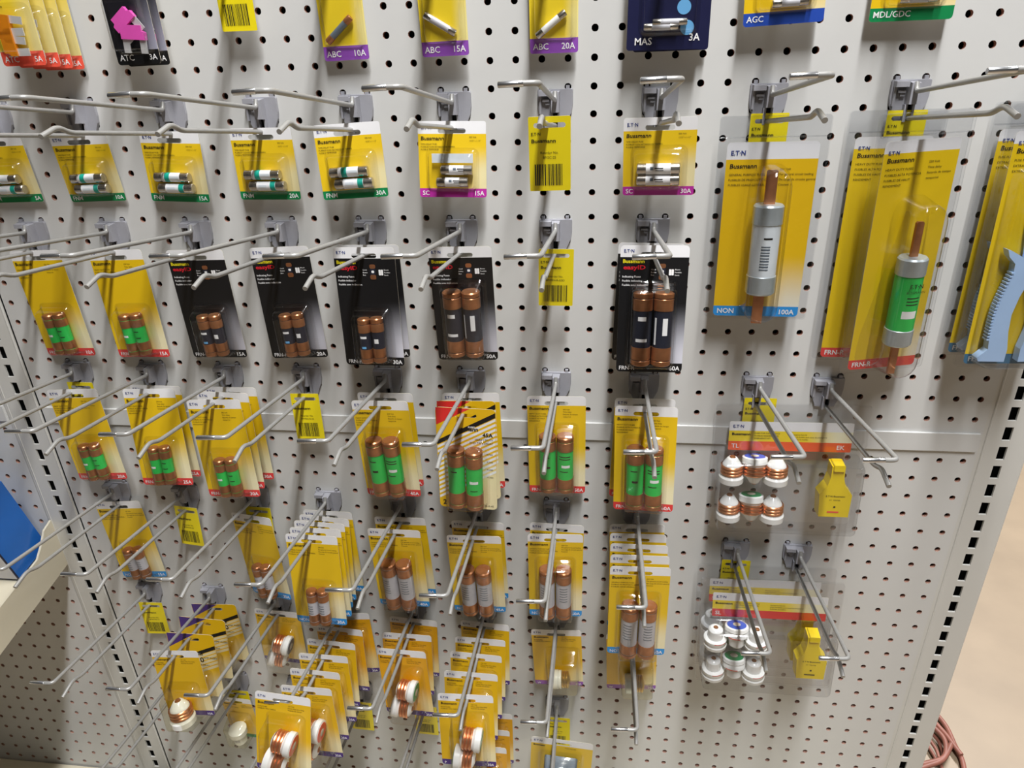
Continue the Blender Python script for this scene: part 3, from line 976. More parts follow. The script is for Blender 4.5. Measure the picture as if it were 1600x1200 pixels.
def blade_cartridge(root, cx, ytop, L, r, blade, cap, body, cz, bw, capm, bladem):
    yt, yb = ytop - blade, ytop - L + blade
    def sl(b):
        b.lathe([(yb + 0.1, r * 0.94), (yt - 0.1, r * 0.94)], 'y', (0, 0, 0), body, 26)
        if body == 'green':
            b.patch(r * 0.95, (0, 0, 0), -35, 30, yt - 2.3, yt - 2.0, 'inkwhite')
            for i in range(3):
                b.patch(r * 0.95, (0, 0, 0), -25, 30, yt - 1.5 - 0.13 * i, yt - 1.46 - 0.13 * i, 'ink')
        else:
            for i in range(9):
                b.patch(r * 0.95, (0, 0, 0), -22, 14, yt - 1.55 - 0.11 * i, yt - (1.49 if i % 2 else 1.5) - 0.11 * i, 'holdergrey')
            b.patch(r * 0.95, (0, 0, 0), -15, 20, yt - 1.25, yt - 1.18, 'ink')
    o = obj('cartridge_fuse', cached(('cartridge_fuse', body), sl), root, loc=P3(cx, 0, cz))
    if body == 'green':
        def tx(b):
            put_text(b, EATON, 0.02, yt - 1.08, 0.16, 'ink', bold=0.02, align='C', z=r + 0.0)
            put_text(b, 'BUSSMANN', 0.02, yt - 1.28, 0.1, 'ink', align='C', z=r + 0.0)
        obj('printed_text', cached(('printed_text', 'cart'), tx), o)
    pr = [(0, 0), (0, r * 0.9), (0.07, r), (cap, r), (cap + 0.02, r * 0.95)]
    obj('end_cap', cached(('end_cap', body, 't'), lambda b: b.lathe([(-t, q) for t, q in pr], 'y', (0, yt, 0), capm, 26)), o)
    obj('end_cap', cached(('end_cap', body, 'b'), lambda b: b.lathe(pr, 'y', (0, yb, 0), capm, 26)), o)
    obj('blade', cached(('blade', body, 't'), lambda b: b.prism([(-bw, yt - 0.05), (bw, yt - 0.05), (bw, ytop - 0.05), (bw - 0.06, ytop), (-bw + 0.06, ytop), (-bw, ytop - 0.05)], -0.06, 0.06, bladem)), o)
    obj('blade', cached(('blade', body, 'b'), lambda b: b.prism([(-bw, ytop - L), (bw, ytop - L), (bw, yb + 0.05), (-bw, yb + 0.05)], -0.06, 0.06, bladem)), o)


def puller(root):
    # plier-shaped plastic fuse puller: two bowed handles joined at the jaw
    left = [(-0.18, -4.55), (-0.55, -4.35), (-0.95, -4.12), (-1.08, -4.08), (-0.98, -4.35), (-0.72, -4.62), (-0.70, -5.0), (-0.86, -5.6), (-1.02, -6.3), (-1.04, -7.0),
            (-0.98, -7.6), (-0.94, -8.0), (-1.28, -8.36), (-1.2, -8.5), (-0.25, -8.52), (-0.24, -8.0), (-0.36, -7.3), (-0.40, -6.6), (-0.28, -5.9), (-0.1, -5.3), (0.0, -4.9)]
    def fn(b):
        b.prism(left, 0.12, 0.5, 'pullerblue', 0.0)
        b.prism([(-a, c) for a, c in left][::-1], 0.12, 0.5, 'pullerblue', 0.0)
        b.prism([(-0.34, -4.3), (-0.5, -2.9), (-0.38, -1.9), (-0.12, -1.6), (0.0, -2.6), (0.12, -1.6), (0.38, -1.9), (0.5, -2.9), (0.34, -4.3), (0.3, -4.9), (-0.3, -4.9)], 0.12, 0.46, 'pullerblue')
    o = obj('fuse_puller', cached(('fuse_puller', 1), fn), root)
    def ribs(b):
        for s in (-1, 1):
            for k in range(22):
                y = -5.0 - k * 0.125
                x = -0.70 - 0.34 * math.sin(min(1.0, (k + 1) / 16) * math.pi / 2)
                b.box(s * x - 0.05, s * x + 0.05, y, y + 0.06, 0.2, 0.53, 'pullerblue')
    obj('grip_rib', cached(('grip_rib', 1), ribs), o, kind='stuff')
    obj('pivot_pin', cached(('pivot_pin', 1), lambda b: b.lathe([(0.46, 0.16), (0.54, 0.15), (0.55, 0)], 'z', (0, -4.4, 0), 'zinc', 14)), o)


def clam_kit(root, band, code, code2, kind):
    W, H = 5.35, 1.46
    obj('insert_card', cached(('insert_card', 'kit', band), insert_fn(W, H, 0.06, [(0.46, 'white'), (0.99, 'bandcream2'), (H + 1, band)])), root)
    it = [(EATON, -2.52, -0.3, 0.15, 'inkblue', dict(bold=0.02)), ('Bussmann', -2.55, -0.68, 0.13, 'ink', dict(bold=0.03, width=0.82)), (code, -2.53, -H + 0.13, 0.22, 'inkwhite', dict(bold=0.01))]
    if code2:
        it += [(code2, 2.4, -H + 0.13, 0.22, 'inkwhite', dict(bold=0.01, align='R'))]
    it += small_print(['FUSES FOR MAIN SERVICE', 'FUSIBLES RESIDENCIALES', 'EMERGENCY KIT'], -1.55, -0.6, 0.13, 0.07) + small_print(['Emergency fuse kit', 'Juego de fusibles para casos de emergencia', 'Ensemble de fusibles'], 0.05, -0.64, 0.12, 0.065)
    letters(('kit', code), it, root)
    def shell(b):
        sheet(b, -3.3, 3.32, -5.75, 0.86, 0.18, -0.05, 'blister_grey', 0.015)
        sheet(b, -3.3, 3.32, -5.75, 0.86, 0.18, 0.06, 'blister_grey', 0.015)
        bubble(b, -3.12, 3.05, -5.2, -1.48, 1.15, 'blister_grey', r=0.2, flange=0.0, side=0.05, top=0.05, z0=0.075)
    obj('clamshell', cached(('clamshell', 'kit'), shell), root)
    k = 'edison' if kind == 'TL' else 'ceramic'
    for r, (yy, face) in enumerate(((-2.15, 'faceblue'), (-4.15, 'facegreen'))):
        for c, cx in enumerate((-2.55, -1.55, -0.6)):
            up = c != 1
            plug_fuse(root, P3(cx, yy + (0.0 if up else 0.12), 0.66), 0 if up else 180, face, k, 0.92, tilt=0 if up else 14)
    poly = [(1.4, -4.4), (2.72, -4.4), (2.76, -3.2), (2.42, -2.75), (2.3, -2.3), (2.3, -1.7), (1.72, -1.7), (1.72, -2.3), (1.62, -2.75), (1.32, -3.2)]
    def tes(b):
        b.prism(poly, 0.2, 0.85, 'testeryellow', 0.03)
        b.prism(rrect(1.78, 2.26, -1.95, -1.62, 0.05, 2), 0.3, 0.95, 'testeryellow', 0.05)
    t = obj('fuse_tester', cached(('fuse_tester', 1), tes), root)
    def tp(b):
        put_text(b, EATON + ' Bussmann', 2.03, -3.3, 0.09, 'ink', bold=0.01, align='C', z=0.862)
        put_text(b, 'FT  TESTER', 2.03, -3.5, 0.07, 'inksoft', align='C', z=0.862)
        b.face([(2.05 + 0.05 * math.cos(a * math.pi / 6), -3.82 + 0.05 * math.sin(a * math.pi / 6), 0.862) for a in range(12)], 'ink')
        b.face([(1.76, -4.13, 0.862), (2.26, -4.13, 0.862), (2.26, -4.05, 0.862), (1.76, -4.05, 0.862)], 'footorange' if kind == 'TL' else 'inksoft')
    obj('printed_text', cached(('printed_text', 'tester', kind), tp), t)


print_fade('bandcream2', lin(242, 214, 36), lin(244, 240, 208), 0.6, 2.2, 1.0, 0.0)


# ------------------------------------------------------------------ gondola: perforated panels
def perforated(b, x0, x1, r0, r1, cols, rows, off, rad=0.135, t=0.2, n=12):
    """painted hardboard with drilled holes; rows are hole rows (down), off = shift of the row grid"""
    c0, c1 = cols
    q0, q1 = rows
    gx0, gx1 = c0 - 0.5, c1 + 0.5
    gy0, gy1 = -(q0 + off) + 0.5, -(q1 + off) - 0.5
    sq = []
    for k in range(n):                        # square outline with n points, 3 to a side
        s = k % (n // 4)
        u = -0.5 + s / (n // 4)
        sq.append([(0.5, u), (-u, 0.5), (-0.5, -u), (u, -0.5)][k // (n // 4)])
    ci = [(rad * math.cos(math.atan2(y, x)), rad * math.sin(math.atan2(y, x))) for x, y in sq]
    V, F, M = [], [], []
    for r in range(q0, q1 + 1):
        for c in range(c0, c1 + 1):
            i = len(V)
            cy = -(r + off)
            V += [(c + x, cy + y, 0) for x, y in sq] + [(c + x, cy + y, 0) for x, y in ci] + [(c + x, cy + y, -t) for x, y in ci]
            for k in range(n):
                j = (k + 1) % n
                F.append((i + k, i + j, i + n + j, i + n + k)); M.append(0)
                F.append((i + n + k, i + n + j, i + 2 * n + j, i + 2 * n + k)); M.append(1)
    bs, hs = b.slot('board'), b.slot('hardboard')
    base = len(b.v)
    b.v += V
    b.f += [tuple(base + a for a in f) for f in F]
    b.m += [bs if m == 0 else hs for m in M]
    b.sm += [False] * len(F)
    top, bot = -r0, -r1
    for xa, xb, ya, yb in ((x0, gx0, top, bot), (gx1, x1, top, bot), (gx0, gx1, top, gy0), (gx0, gx1, gy1, bot)):
        if xb - xa > 1e-4 and ya - yb > 1e-4:
            b.face([(xa, yb, 0), (xb, yb, 0), (xb, ya, 0), (xa, ya, 0)], 'board')
    for xa, ya, xb, yb in ((x0, top, x1, top), (x1, top, x1, bot), (x1, bot, x0, bot), (x0, bot, x0, top)):
        b.face([(xa, ya, 0), (xa, ya, -t), (xb, yb, -t), (xb, yb, 0)], 'hardboard')


def at_row0(o):
    o.location = (0, 0, ROW0 * IN)
    return o


LOW = 0.14
b = MB(); perforated(b, -25.42, 20.46, -24, 10.05, (-25, 20), (-16, 9), 0.0)
up = at_row0(obj('pegboard_panel', b, None, 'off-white upper pegboard panel carrying the fuse packs', 'pegboard', 'pegboard panels'))
b = MB()
b.prism([(-25.3, -10.58), (20.38, -10.58), (20.38, -9.68), (-25.3, -9.68)], 0.0, 0.11, 'board')
obj('bottom_rail', b, up)
b = MB(); perforated(b, -25.42, 20.46, 10.06, 39, (-25, 20), (11, 38), LOW)
at_row0(obj('pegboard_panel', b, None, 'off-white lower pegboard panel below the joint rail', 'pegboard', 'pegboard panels'))
b = MB(); perforated(b, -72, -27.5, -24, 10.05, (-50, -28), (-6, 9), 0.0)
ul = at_row0(obj('pegboard_panel', b, None, 'pegboard panel of the next bay above the slanted shelf', 'pegboard', 'pegboard panels'))
b = MB()
b.box(-72, -27.6, -10.58, -9.68, 0, 0.11, 'board')
obj('bottom_rail', b, ul)
b = MB(); perforated(b, -72, -27.5, 10.06, 39, (-50, -28), (11, 38), LOW)
at_row0(obj('pegboard_panel', b, None, 'shaded pegboard panel of the next bay under the slanted shelf', 'pegboard', 'pegboard panels'))
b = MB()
b.box(-74, 22.0, -ROW0 + 6.5, 24, -2.2, -2.0, 'slotshade')  # near-black colour stands in for the unlit space behind the panels
at_row0(obj('back_board', b, None, 'hardboard backing painted dark for shade seen through the peg holes', 'backing board'))


def upright(name, xs, x0, x1, label, right):
    root = thing(name, label, 'upright post', WP(xs, ROW0, 0))
    b = MB()
    h = 0.18
    ys = [69.6]
    y = 24.0
    b.face([(x0 - xs, ROW0 + 16.0, 0.03), (x1 - xs, ROW0 + 16.0, 0.03), (x1 - xs, ROW0 + 24, 0.03), (x0 - xs, ROW0 + 24, 0.03)], 'post')
    for r in range(-16, 38):
        ya, yb = ROW0 - r, ROW0 - r - 1
        sa, sb = ROW0 - r - 0.31, ROW0 - r - 0.99
        z = 0.03
        b.face([(x0 - xs, yb, z), (-h, yb, z), (-h, ya, z), (x0 - xs, ya, z)], 'post')
        b.face([(h, yb, z), (x1 - xs, yb, z), (x1 - xs, ya, z), (h, ya, z)], 'post')
        b.face([(-h, sa, z), (h, sa, z), (h, ya, z), (-h, ya, z)], 'post')
        b.face([(-h, yb, z), (h, yb, z), (h, sb, z), (-h, sb, z)], 'post')
        for p, q in (((-h, sb), (-h, sa)), ((-h, sa), (h, sa)), ((h, sa), (h, sb)), ((h, sb), (-h, sb))):
            b.face([(p[0], p[1], z), (q[0], q[1], z), (q[0], q[1], z - 0.1), (p[0], p[1], z - 0.1)], 'post')
        b.face([(-h, sb - .3, z - 1.9), (h, sb - .3, z - 1.9), (h, sa + .3, z - 1.9), (-h, sa + .3, z - 1.9)], 'slotshade')  # dark back face stands in for the shade deep in the slot
    b.face([(x0 - xs, 0, 0.03), (x1 - xs, 0, 0.03), (x1 - xs, ROW0 - 38, 0.03), (x0 - xs, ROW0 - 38, 0.03)], 'post')
    # folded sides of the channel
    e = x1 - xs
    if right:
        prof = [(e, 0.03), (e + 0.06, 0.01), (e + 0.1, -0.05), (e + 0.1, -2.1)]
        for (a, za), (c, zc) in zip(prof[:-1], prof[1:]):
            b.face([(a, 0, za), (c, 0, zc), (c, ROW0 + 24, zc), (a, ROW0 + 24, za)], 'post', True)
    obj('slotted_channel', b, root)
    b = MB()
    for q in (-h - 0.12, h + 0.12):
        b.box(q - 0.02, q + 0.02, 6.5, ROW0 + 24, -1.9, -0.02, 'slotshade')  # dark sheets added as slot shade, hiding the pale inner channel walls
    obj('slot_shade_sheet', b, root)
    b = MB()
    for s in ((-1,) if right else (-1, 1)):
        a = (x0 - xs) if s < 0 else (x1 - xs)
        b.box(min(a, a + s * 0.22), max(a, a + s * 0.22), 6, ROW0 + 24, -0.1, 0.0, 'post')
        b.tube([(a + s * 0.02, 6, 0.0), (a + s * 0.02, ROW0 + 24, 0.0)], 0.05, 'post', 8, False)
    obj('side_flange', b, root)
    b = MB()
    b.box(-0.9, 0.9, 0, 6.4, -2.0, 0.02, 'post')
    obj('foot', b, root)
    return root


upright('slotted_upright', 21.5, 20.72, 22.5, 'slotted steel upright at the right end beside the open floor', True)
upright('slotted_upright', -26.46, -27.3, -25.64, 'slotted steel upright between the two bays at left', False)

# base decks
for x0, x1, lab in ((-25.7, 21.0, 'cream base deck under the main pegboard bay'), (-72, -27.2, 'cream base deck at the foot of the shaded bay'),):
    root = thing('base_deck', lab, 'shelf', WP((x0 + x1) / 2, ROW0, 0))
    hw = (x1 - x0) / 2
    b = MB()
    b.box(-hw, hw, 6.3, 7.0, 0.1, 13, 'shelf')
    obj('deck_board', b, root)
    b = MB()
    b.box(-hw, hw, 0, 6.3, 11.5, 12.2, 'shelf')
    obj('kick_plate', b, root)
    b = MB()
    for s in (-1, 1):
        b.box(s * (hw - 1.5) - 0.5, s * (hw - 1.5) + 0.5, 0, 6.3, 0.2, 11.5, 'shelf')
    obj('deck_support', b, root)

# floor
b = MB()
b.face([(-300, 0, -400), (-300, 0, 300), (400, 0, 300), (400, 0, -400)], 'floor')
obj('floor', b, kind='structure')
b = MB()
b.box(-300, 400, ROW0 + 86, ROW0 + 87, -400, 300, 'ceilingtile')
obj('ceiling', b, kind='structure')

# slanted shelf of the next bay and the box on it
root = thing('slanted_shelf', 'cream slanted shelf with deep side bracket at left', 'shelf', WP(-27.3, 20, 0))
b = MB()
def side(z, row): return (z, -(row - 20))
pl = [(0.05, 17.0), (0.7, 17.25), (1.2, 17.9), (1.75, 18.45), (14.5, 21.3), (15, 21.9), (15, 23.2), (14.3, 23.3), (0.05, 20.15)]
n = len(pl)
pts = [(-0.12, -(r - 20), z) for z, r in pl] + [(0.0, -(r - 20), z) for z, r in pl]
b.idx(pts, [tuple(range(n)), tuple(range(2 * n - 1, n - 1, -1))] + [(i, n + i, n + (i + 1) % n, (i + 1) % n) for i in range(n)], 'shelf')
obj('side_bracket', b, root)
b = MB()
d0, d1 = (0.3, -(18.55 - 20)), (14.6, -(21.75 - 20))
pts = [(-44, d0[1], d0[0]), (-0.13, d0[1], d0[0]), (-0.13, d1[1], d1[0]), (-44, d1[1], d1[0])]
pts += [(x, y - 0.9, z) for x, y, z in pts]
b.idx(pts, [(3, 2, 1, 0), (4, 5, 6, 7), (0, 1, 5, 4), (1, 2, 6, 5), (2, 3, 7, 6), (3, 0, 4, 7)], 'shelf')
obj('shelf_tray', b, root)

root = thing('carton', 'blue carton with white front standing on the slanted shelf', 'box', WP(-27.75, 18.45, 0.45), pose(0, 12.6, 0))
b = MB()
b.box(-7.5, 0, 0.03, 5.2, 0, 2.35, 'boxblue')
obj('carton_body', b, root)
b = MB()
b.box(-7.5, 0.0, 0.03, 5.2, 2.35, 2.42, 'boxdark')
obj('front_edge', b, root)
b = MB()
b.box(-7.4, -0.06, 0.08, 5.1, 2.42, 2.45, 'boxwhite')
obj('front_label', b, root)
b = MB()
put_text(b, '195', -0.6, 1.2, 0.5, 'holdergrey', bold=0.01, align='R', z=2.456)
obj('printed_text', b, root)

# brown cords on the floor past the end upright
def on_floor(px, py, up):
    d = R_wc @ Vector(((px - 800) / 1085.28, (py - 600) / 1085.28, 1.0))
    C = Vector((3.2553, 6.1874, 29.1729))
    s = (-ROW0 + up - C.y) / d.y
    q = C + d * s
    return q
org = on_floor(1478, 1165, 0.2)
root = thing('cord_tangle', 'tangle of brown cords on the floor behind the end upright', 'cord', WP(org.x, ROW0, org.z))
cords = [[(1458, 1110), (1478, 1135), (1492, 1165), (1504, 1190), (1510, 1230)], [(1454, 1122), (1476, 1146), (1488, 1162), (1502, 1180)], [(1452, 1130), (1472, 1150), (1478, 1166), (1474, 1184), (1450, 1192), (1430, 1196)],
         [(1450, 1140), (1466, 1158), (1473, 1178), (1470, 1192), (1476, 1215)], [(1448, 1150), (1462, 1170), (1467, 1184)], [(1486, 1163), (1478, 1180), (1468, 1190), (1440, 1200), (1425, 1210)], [(1446, 1160), (1458, 1178), (1464, 1190)]]
for i, c in enumerate(cords):
    pts = []
    for k, (px, py) in enumerate(c):
        q = on_floor(px, py, 0.35 + 0.25 * (i % 3))
        pts.append(Vector((q.x - org.x, 0.35 + 0.25 * (i % 3), q.z - org.z)))
    # smooth
    sm = []
    for k in range(len(pts) - 1):
        p0, p1, p2, p3 = pts[max(k - 1, 0)], pts[k], pts[k + 1], pts[min(k + 2, len(pts) - 1)]
        for j in range(5):
            t = j / 5
            sm.append(0.5 * ((2 * p1) + (p2 - p0) * t + (2 * p0 - 5 * p1 + 4 * p2 - p3) * t * t + (3 * p1 - p0 - 3 * p2 + p3) * t ** 3))
    sm.append(pts[-1])
    b = MB()
    b.tube([tuple(p) for p in sm], 0.2 if i in (0, 1, 2, 5) else 0.13, 'cord', 8)
    obj('cord', b, root)

# ------------------------------------------------------------------ peg hooks
def arc_path(pts, r=0.25, n=4):
    """polyline with rounded corners"""
    P = [Vector(p) for p in pts]
    out = [P[0]]
    for i in range(1, len(P) - 1):
        a = (P[i - 1] - P[i]); c = (P[i + 1] - P[i])
        rr = min(r, a.length * 0.45, c.length * 0.45)
        p0 = P[i] + a.normalized() * rr
        p2 = P[i] + c.normalized() * rr
        for k in range(n + 1):
            t = k / n
            out.append(p0 * (1 - t) ** 2 + P[i] * 2 * t * (1 - t) + p2 * t * t)
    out.append(P[-1])
    return [tuple(p) for p in out]


def bracket_fn(b):
    plate = [(-0.66, -0.06), (0.68, -0.06), (0.70, -0.12), (0.70, -0.62), (0.66, -0.9), (0.50, -1.25), (0.42, -1.48), (-0.40, -1.48), (-0.48, -1.25), (-0.64, -0.9), (-0.68, -0.62), (-0.68, -0.12)]
    b.prism(plate, 0.01, 0.13, 'bracket', 0.02)
    # hood and window frame on the left wing
    b.prism([(-0.62, -0.30), (-0.14, -0.30), (-0.14, -0.10), (-0.62, -0.10)], 0.12, 0.42, 'bracket', 0.06)
    b.box(-0.60, -0.52, -0.95, -0.28, 0.12, 0.26, 'bracket')
    b.box(-0.46, -0.2, -0.50, -0.42, 0.12, 0.30, 'bracket')
    b.box(-0.36, -0.2, -0.62, -0.52, 0.12, 0.24, 'bracket')
    # centre block gripping the label arm, and ribs below it
    b.prism([(-0.14, -0.92), (0.20, -0.92), (0.20, -0.12), (-0.14, -0.12)], 0.12, 0.56, 'bracket', 0.10)
    b.box(-0.17, -0.07, -1.50, -0.90, 0.12, 0.36, 'bracket')
    b.box(0.12, 0.20, -1.44, -0.90, 0.12, 0.32, 'bracket')
    b.box(-0.07, 0.12, -1.46, -0.92, 0.125, 0.135, 'slotshade')  # dark strip standing in for the shade between the ribs
    # prongs reaching into the two peg holes
    for x in (-0.5, 0.5):
        b.box(x - 0.07, x + 0.07, -0.07, 0.06, -0.35, 0.1, 'bracket')


ARM = arc_path([(0.03, -0.14, 0.50), (0.03, -0.42, 0.60), (0.02, -0.36, 1.0), (0.0, 0.40, 7.45), (0.0, 0.44, 7.78)], 0.2)
hb = MB(); hb.tube(arc_path([(0.03, -0.14, 0.50), (0.03, -0.44, 0.62), (0.0, 0.44, 7.78), (-0.5, 0.44, 7.80)], 0.34, 6), 0.088, 'rod', 10)
CACHE['label_arm'] = hb.mesh('label_arm')
hb = MB(); hb.tube([(-0.42, 0.44, 7.80), (-0.44, 0.44, 7.80), (-1.14, 0.42, 7.82), (-1.16, 0.42, 7.82)], [0.082, 0.094, 0.094, 0.08], 'zinc', 10)
CACHE['arm_tip'] = hb.mesh('arm_tip')
hb = MB(); hb.tube(arc_path([(0.02, -1.40, 0.1), (0.0, -0.76, 6.2), (0.0, -0.52, 6.78), (0.0, -0.74, 7.6)], 0.22, 5), 0.088, 'rod', 10)
CACHE['product_rod'] = hb.mesh('product_rod')
cached('back_plate', bracket_fn)


def hook(X, hole, label, group='wire peg hooks on the pegboard'):
    t = thing('peg_hook', label, 'peg hook', WP(X, hole, 0), None, group)
    for n in ('back_plate', 'label_arm', 'arm_tip', 'product_rod'):
        obj(n, CACHE[n], t)
    return t


HK = {
    (-22.5, -5): 'peg hook of the 5A green-footed card at the left frame edge',
    (-18.5, -5): 'peg hook of the 10A green-footed fuse card',
    (-14.5, -5): 'peg hook of the 15A green-footed fuse card',
    (-10.5, -5): 'peg hook of the 20A green-footed fuse card',
    (-6.5, -5): 'peg hook of the 30A green-footed fuse card',
    (-2.5, -5): 'peg hook of the 15A magenta-footed fuse card',
    (1.5, -5): 'peg hook of the lone yellow tag between the magenta-footed cards',
    (5.5, -5): 'peg hook of the 30A magenta-footed fuse card',
    (9.5, -5): 'peg hook of the clamshell with the white 100A fuse',
    (14.5, -5): 'peg hook of the clamshells with the green bladed fuse',
    (19.5, -5): 'peg hook of the fuse puller clamshell at the right frame edge',
    (-22.5, 0): 'peg hook of the 10A yellow red-footed fuse card',
    (-18.5, 0): 'peg hook of the 15A yellow red-footed fuse card',
    (-14.5, 0): 'peg hook of the 15A black fuse card',
    (-10.5, 0): 'peg hook of the 20A black fuse card',
    (-6.5, 0): 'peg hook of the two 30A black fuse cards',
    (-2.5, 0): 'peg hook of the 50A black fuse card',
    (1.5, 0): 'peg hook of the lone yellow tag between the 50A and 60A black cards',
    (5.5, 0): 'peg hook of the 60A black fuse cards',
    (-22.5, 7): 'peg hook of the 20A green-fuse card beside the left upright',
    (-18.5, 7): 'peg hook of the two 25A green-fuse cards',
    (-14.5, 7): 'peg hook of the stack of 30A green-fuse cards',
    (-10.5, 7): 'peg hook of the lone yellow tag left of the 40A green fuses',
    (-6.5, 7): 'peg hook of the two 40A green-fuse cards',
    (-2.5, 7): 'peg hook of the striped 45A card with a red corner',
    (1.5, 7): 'peg hook of the 50A green-fuse card',
    (5.5, 7): 'peg hook of the two 60A green-fuse cards',
    (10.5, 7): 'left peg hook of the orange-banded plug fuse kit',
    (13.5, 7): 'right peg hook of the orange-banded plug fuse kit',
    (-22.5, 14.14): 'peg hook of the leftmost blue-footed white fuse card',
    (-18.5, 14.14): 'peg hook of the yellow tag right of the leftmost blue-footed card',
    (-14.5, 14.14): 'peg hook of the turned blue-footed card left of the five-card stack',
    (-10.5, 14.14): 'peg hook of the five-card stack of small white fuses',
    (-6.5, 14.14): 'peg hook of the two 40A blue-footed white fuse cards',
    (-2.5, 14.14): 'peg hook of the two 45A blue-footed white fuse cards',
    (1.5, 14.14): 'peg hook of the two 50A blue-footed white fuse cards',
    (5.5, 14.14): 'peg hook of the five-card stack of large white fuses',
    (10.5, 16.14): 'left peg hook of the red-banded plug fuse kits',
    (13.5, 16.14): 'right peg hook of the red-banded plug fuse kits',
    (-22.5, 21.14): 'peg hook of the lowest lone yellow tag beside the left upright',
    (-18.5, 21.14): 'peg hook of the striped old cards with purple corners',
    (-14.5, 21.14): 'peg hook of the card with dark-faced plug fuses',
    (-10.5, 21.14): 'peg hook of the longest stack of plug fuse cards',
    (-6.5, 21.14): 'peg hook of the three 25A plug fuse cards',
    (-2.5, 21.14): 'peg hook of the five 30A plug fuse cards',
    (1.5, 21.14): 'peg hook of the card with one white-rimmed brass plug fuse',
    (5.5, 21.14): 'peg hook of the card with one silver-faced plug fuse',
    (-22.5, 28.14): 'empty peg hook at the lower left corner of the main pegboard',
    (-18.5, 28.14): 'peg hook of the narrow card with a white ceramic plug',
    (-14.5, 28.14): 'empty peg hook left of the front red-faced plug fuse card',
    (-10.5, 28.14): 'peg hook of the tag below the longest plug fuse stack',
    (-6.5, 28.14): 'peg hook of the tag below the 25A plug fuse cards',
    (-2.5, 28.14): 'peg hook of the orange-yellow cards below the 30A plug fuses',
    (1.5, 28.14): 'peg hook of the wide card with a grey fuse holder',
    (-18.5, -12): 'peg hook of the four orange-footed blade fuse cards, above the frame',
    (-14.5, -12): 'peg hook of the two black blade fuse cards, above the frame',
    (-10.5, -11): 'peg hook of the tag at the top edge, above the frame',
    (-6.5, -12): 'peg hook of the 10A violet-footed card, above the frame',
    (-2.5, -12): 'peg hook of the 15A violet-footed card, above the frame',
    (1.5, -12): 'peg hook of the 20A violet-footed card, above the frame',
    (5.5, -12): 'peg hook of the navy 3A cards, above the frame',
    (9.5, -12): 'peg hook of the blue-footed glass fuse card, above the frame',
    (13.5, -12): 'peg hook of the top green-footed glass fuse card, above the frame',
}
for (X, h), lab in HK.items():
    hook(X, h, lab)

# ------------------------------------------------------------------ goods on the hooks
def card(kind, args, X, hole, z, dx, dy, yaw, pitch, roll, label, group=None):
    if kind == 'tag':
        root = thing('reorder_tag', label, 'tag', WP(X + dx, hole + 1.32 - 0.088 * z + 0.03 - dy, z), pose(yaw, pitch, roll), 'yellow reorder tags')
        pack_tag(root, *args)
        return root
    root = new_pack('fuse_pack', X, hole, z, dx, dy, yaw, pitch, roll, label, 'fuse pack', group)
    {'frn': pack_frn, 'fnm': pack_fnm, 'plug': pack_plug, 'old': pack_old, 'small': pack_small, 'mas': pack_mas, 'glass': pack_glass, 'holder': pack_holder}[kind](root, *args)
    return root


def FR(amp, big): return ('yellowfrn', 'footred', 'FRN-R', amp, big, 'green')
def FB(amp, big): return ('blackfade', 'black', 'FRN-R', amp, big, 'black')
def NO(amp, big): return ('yellowfrn', 'footblue', 'NON', amp, big, 'white')

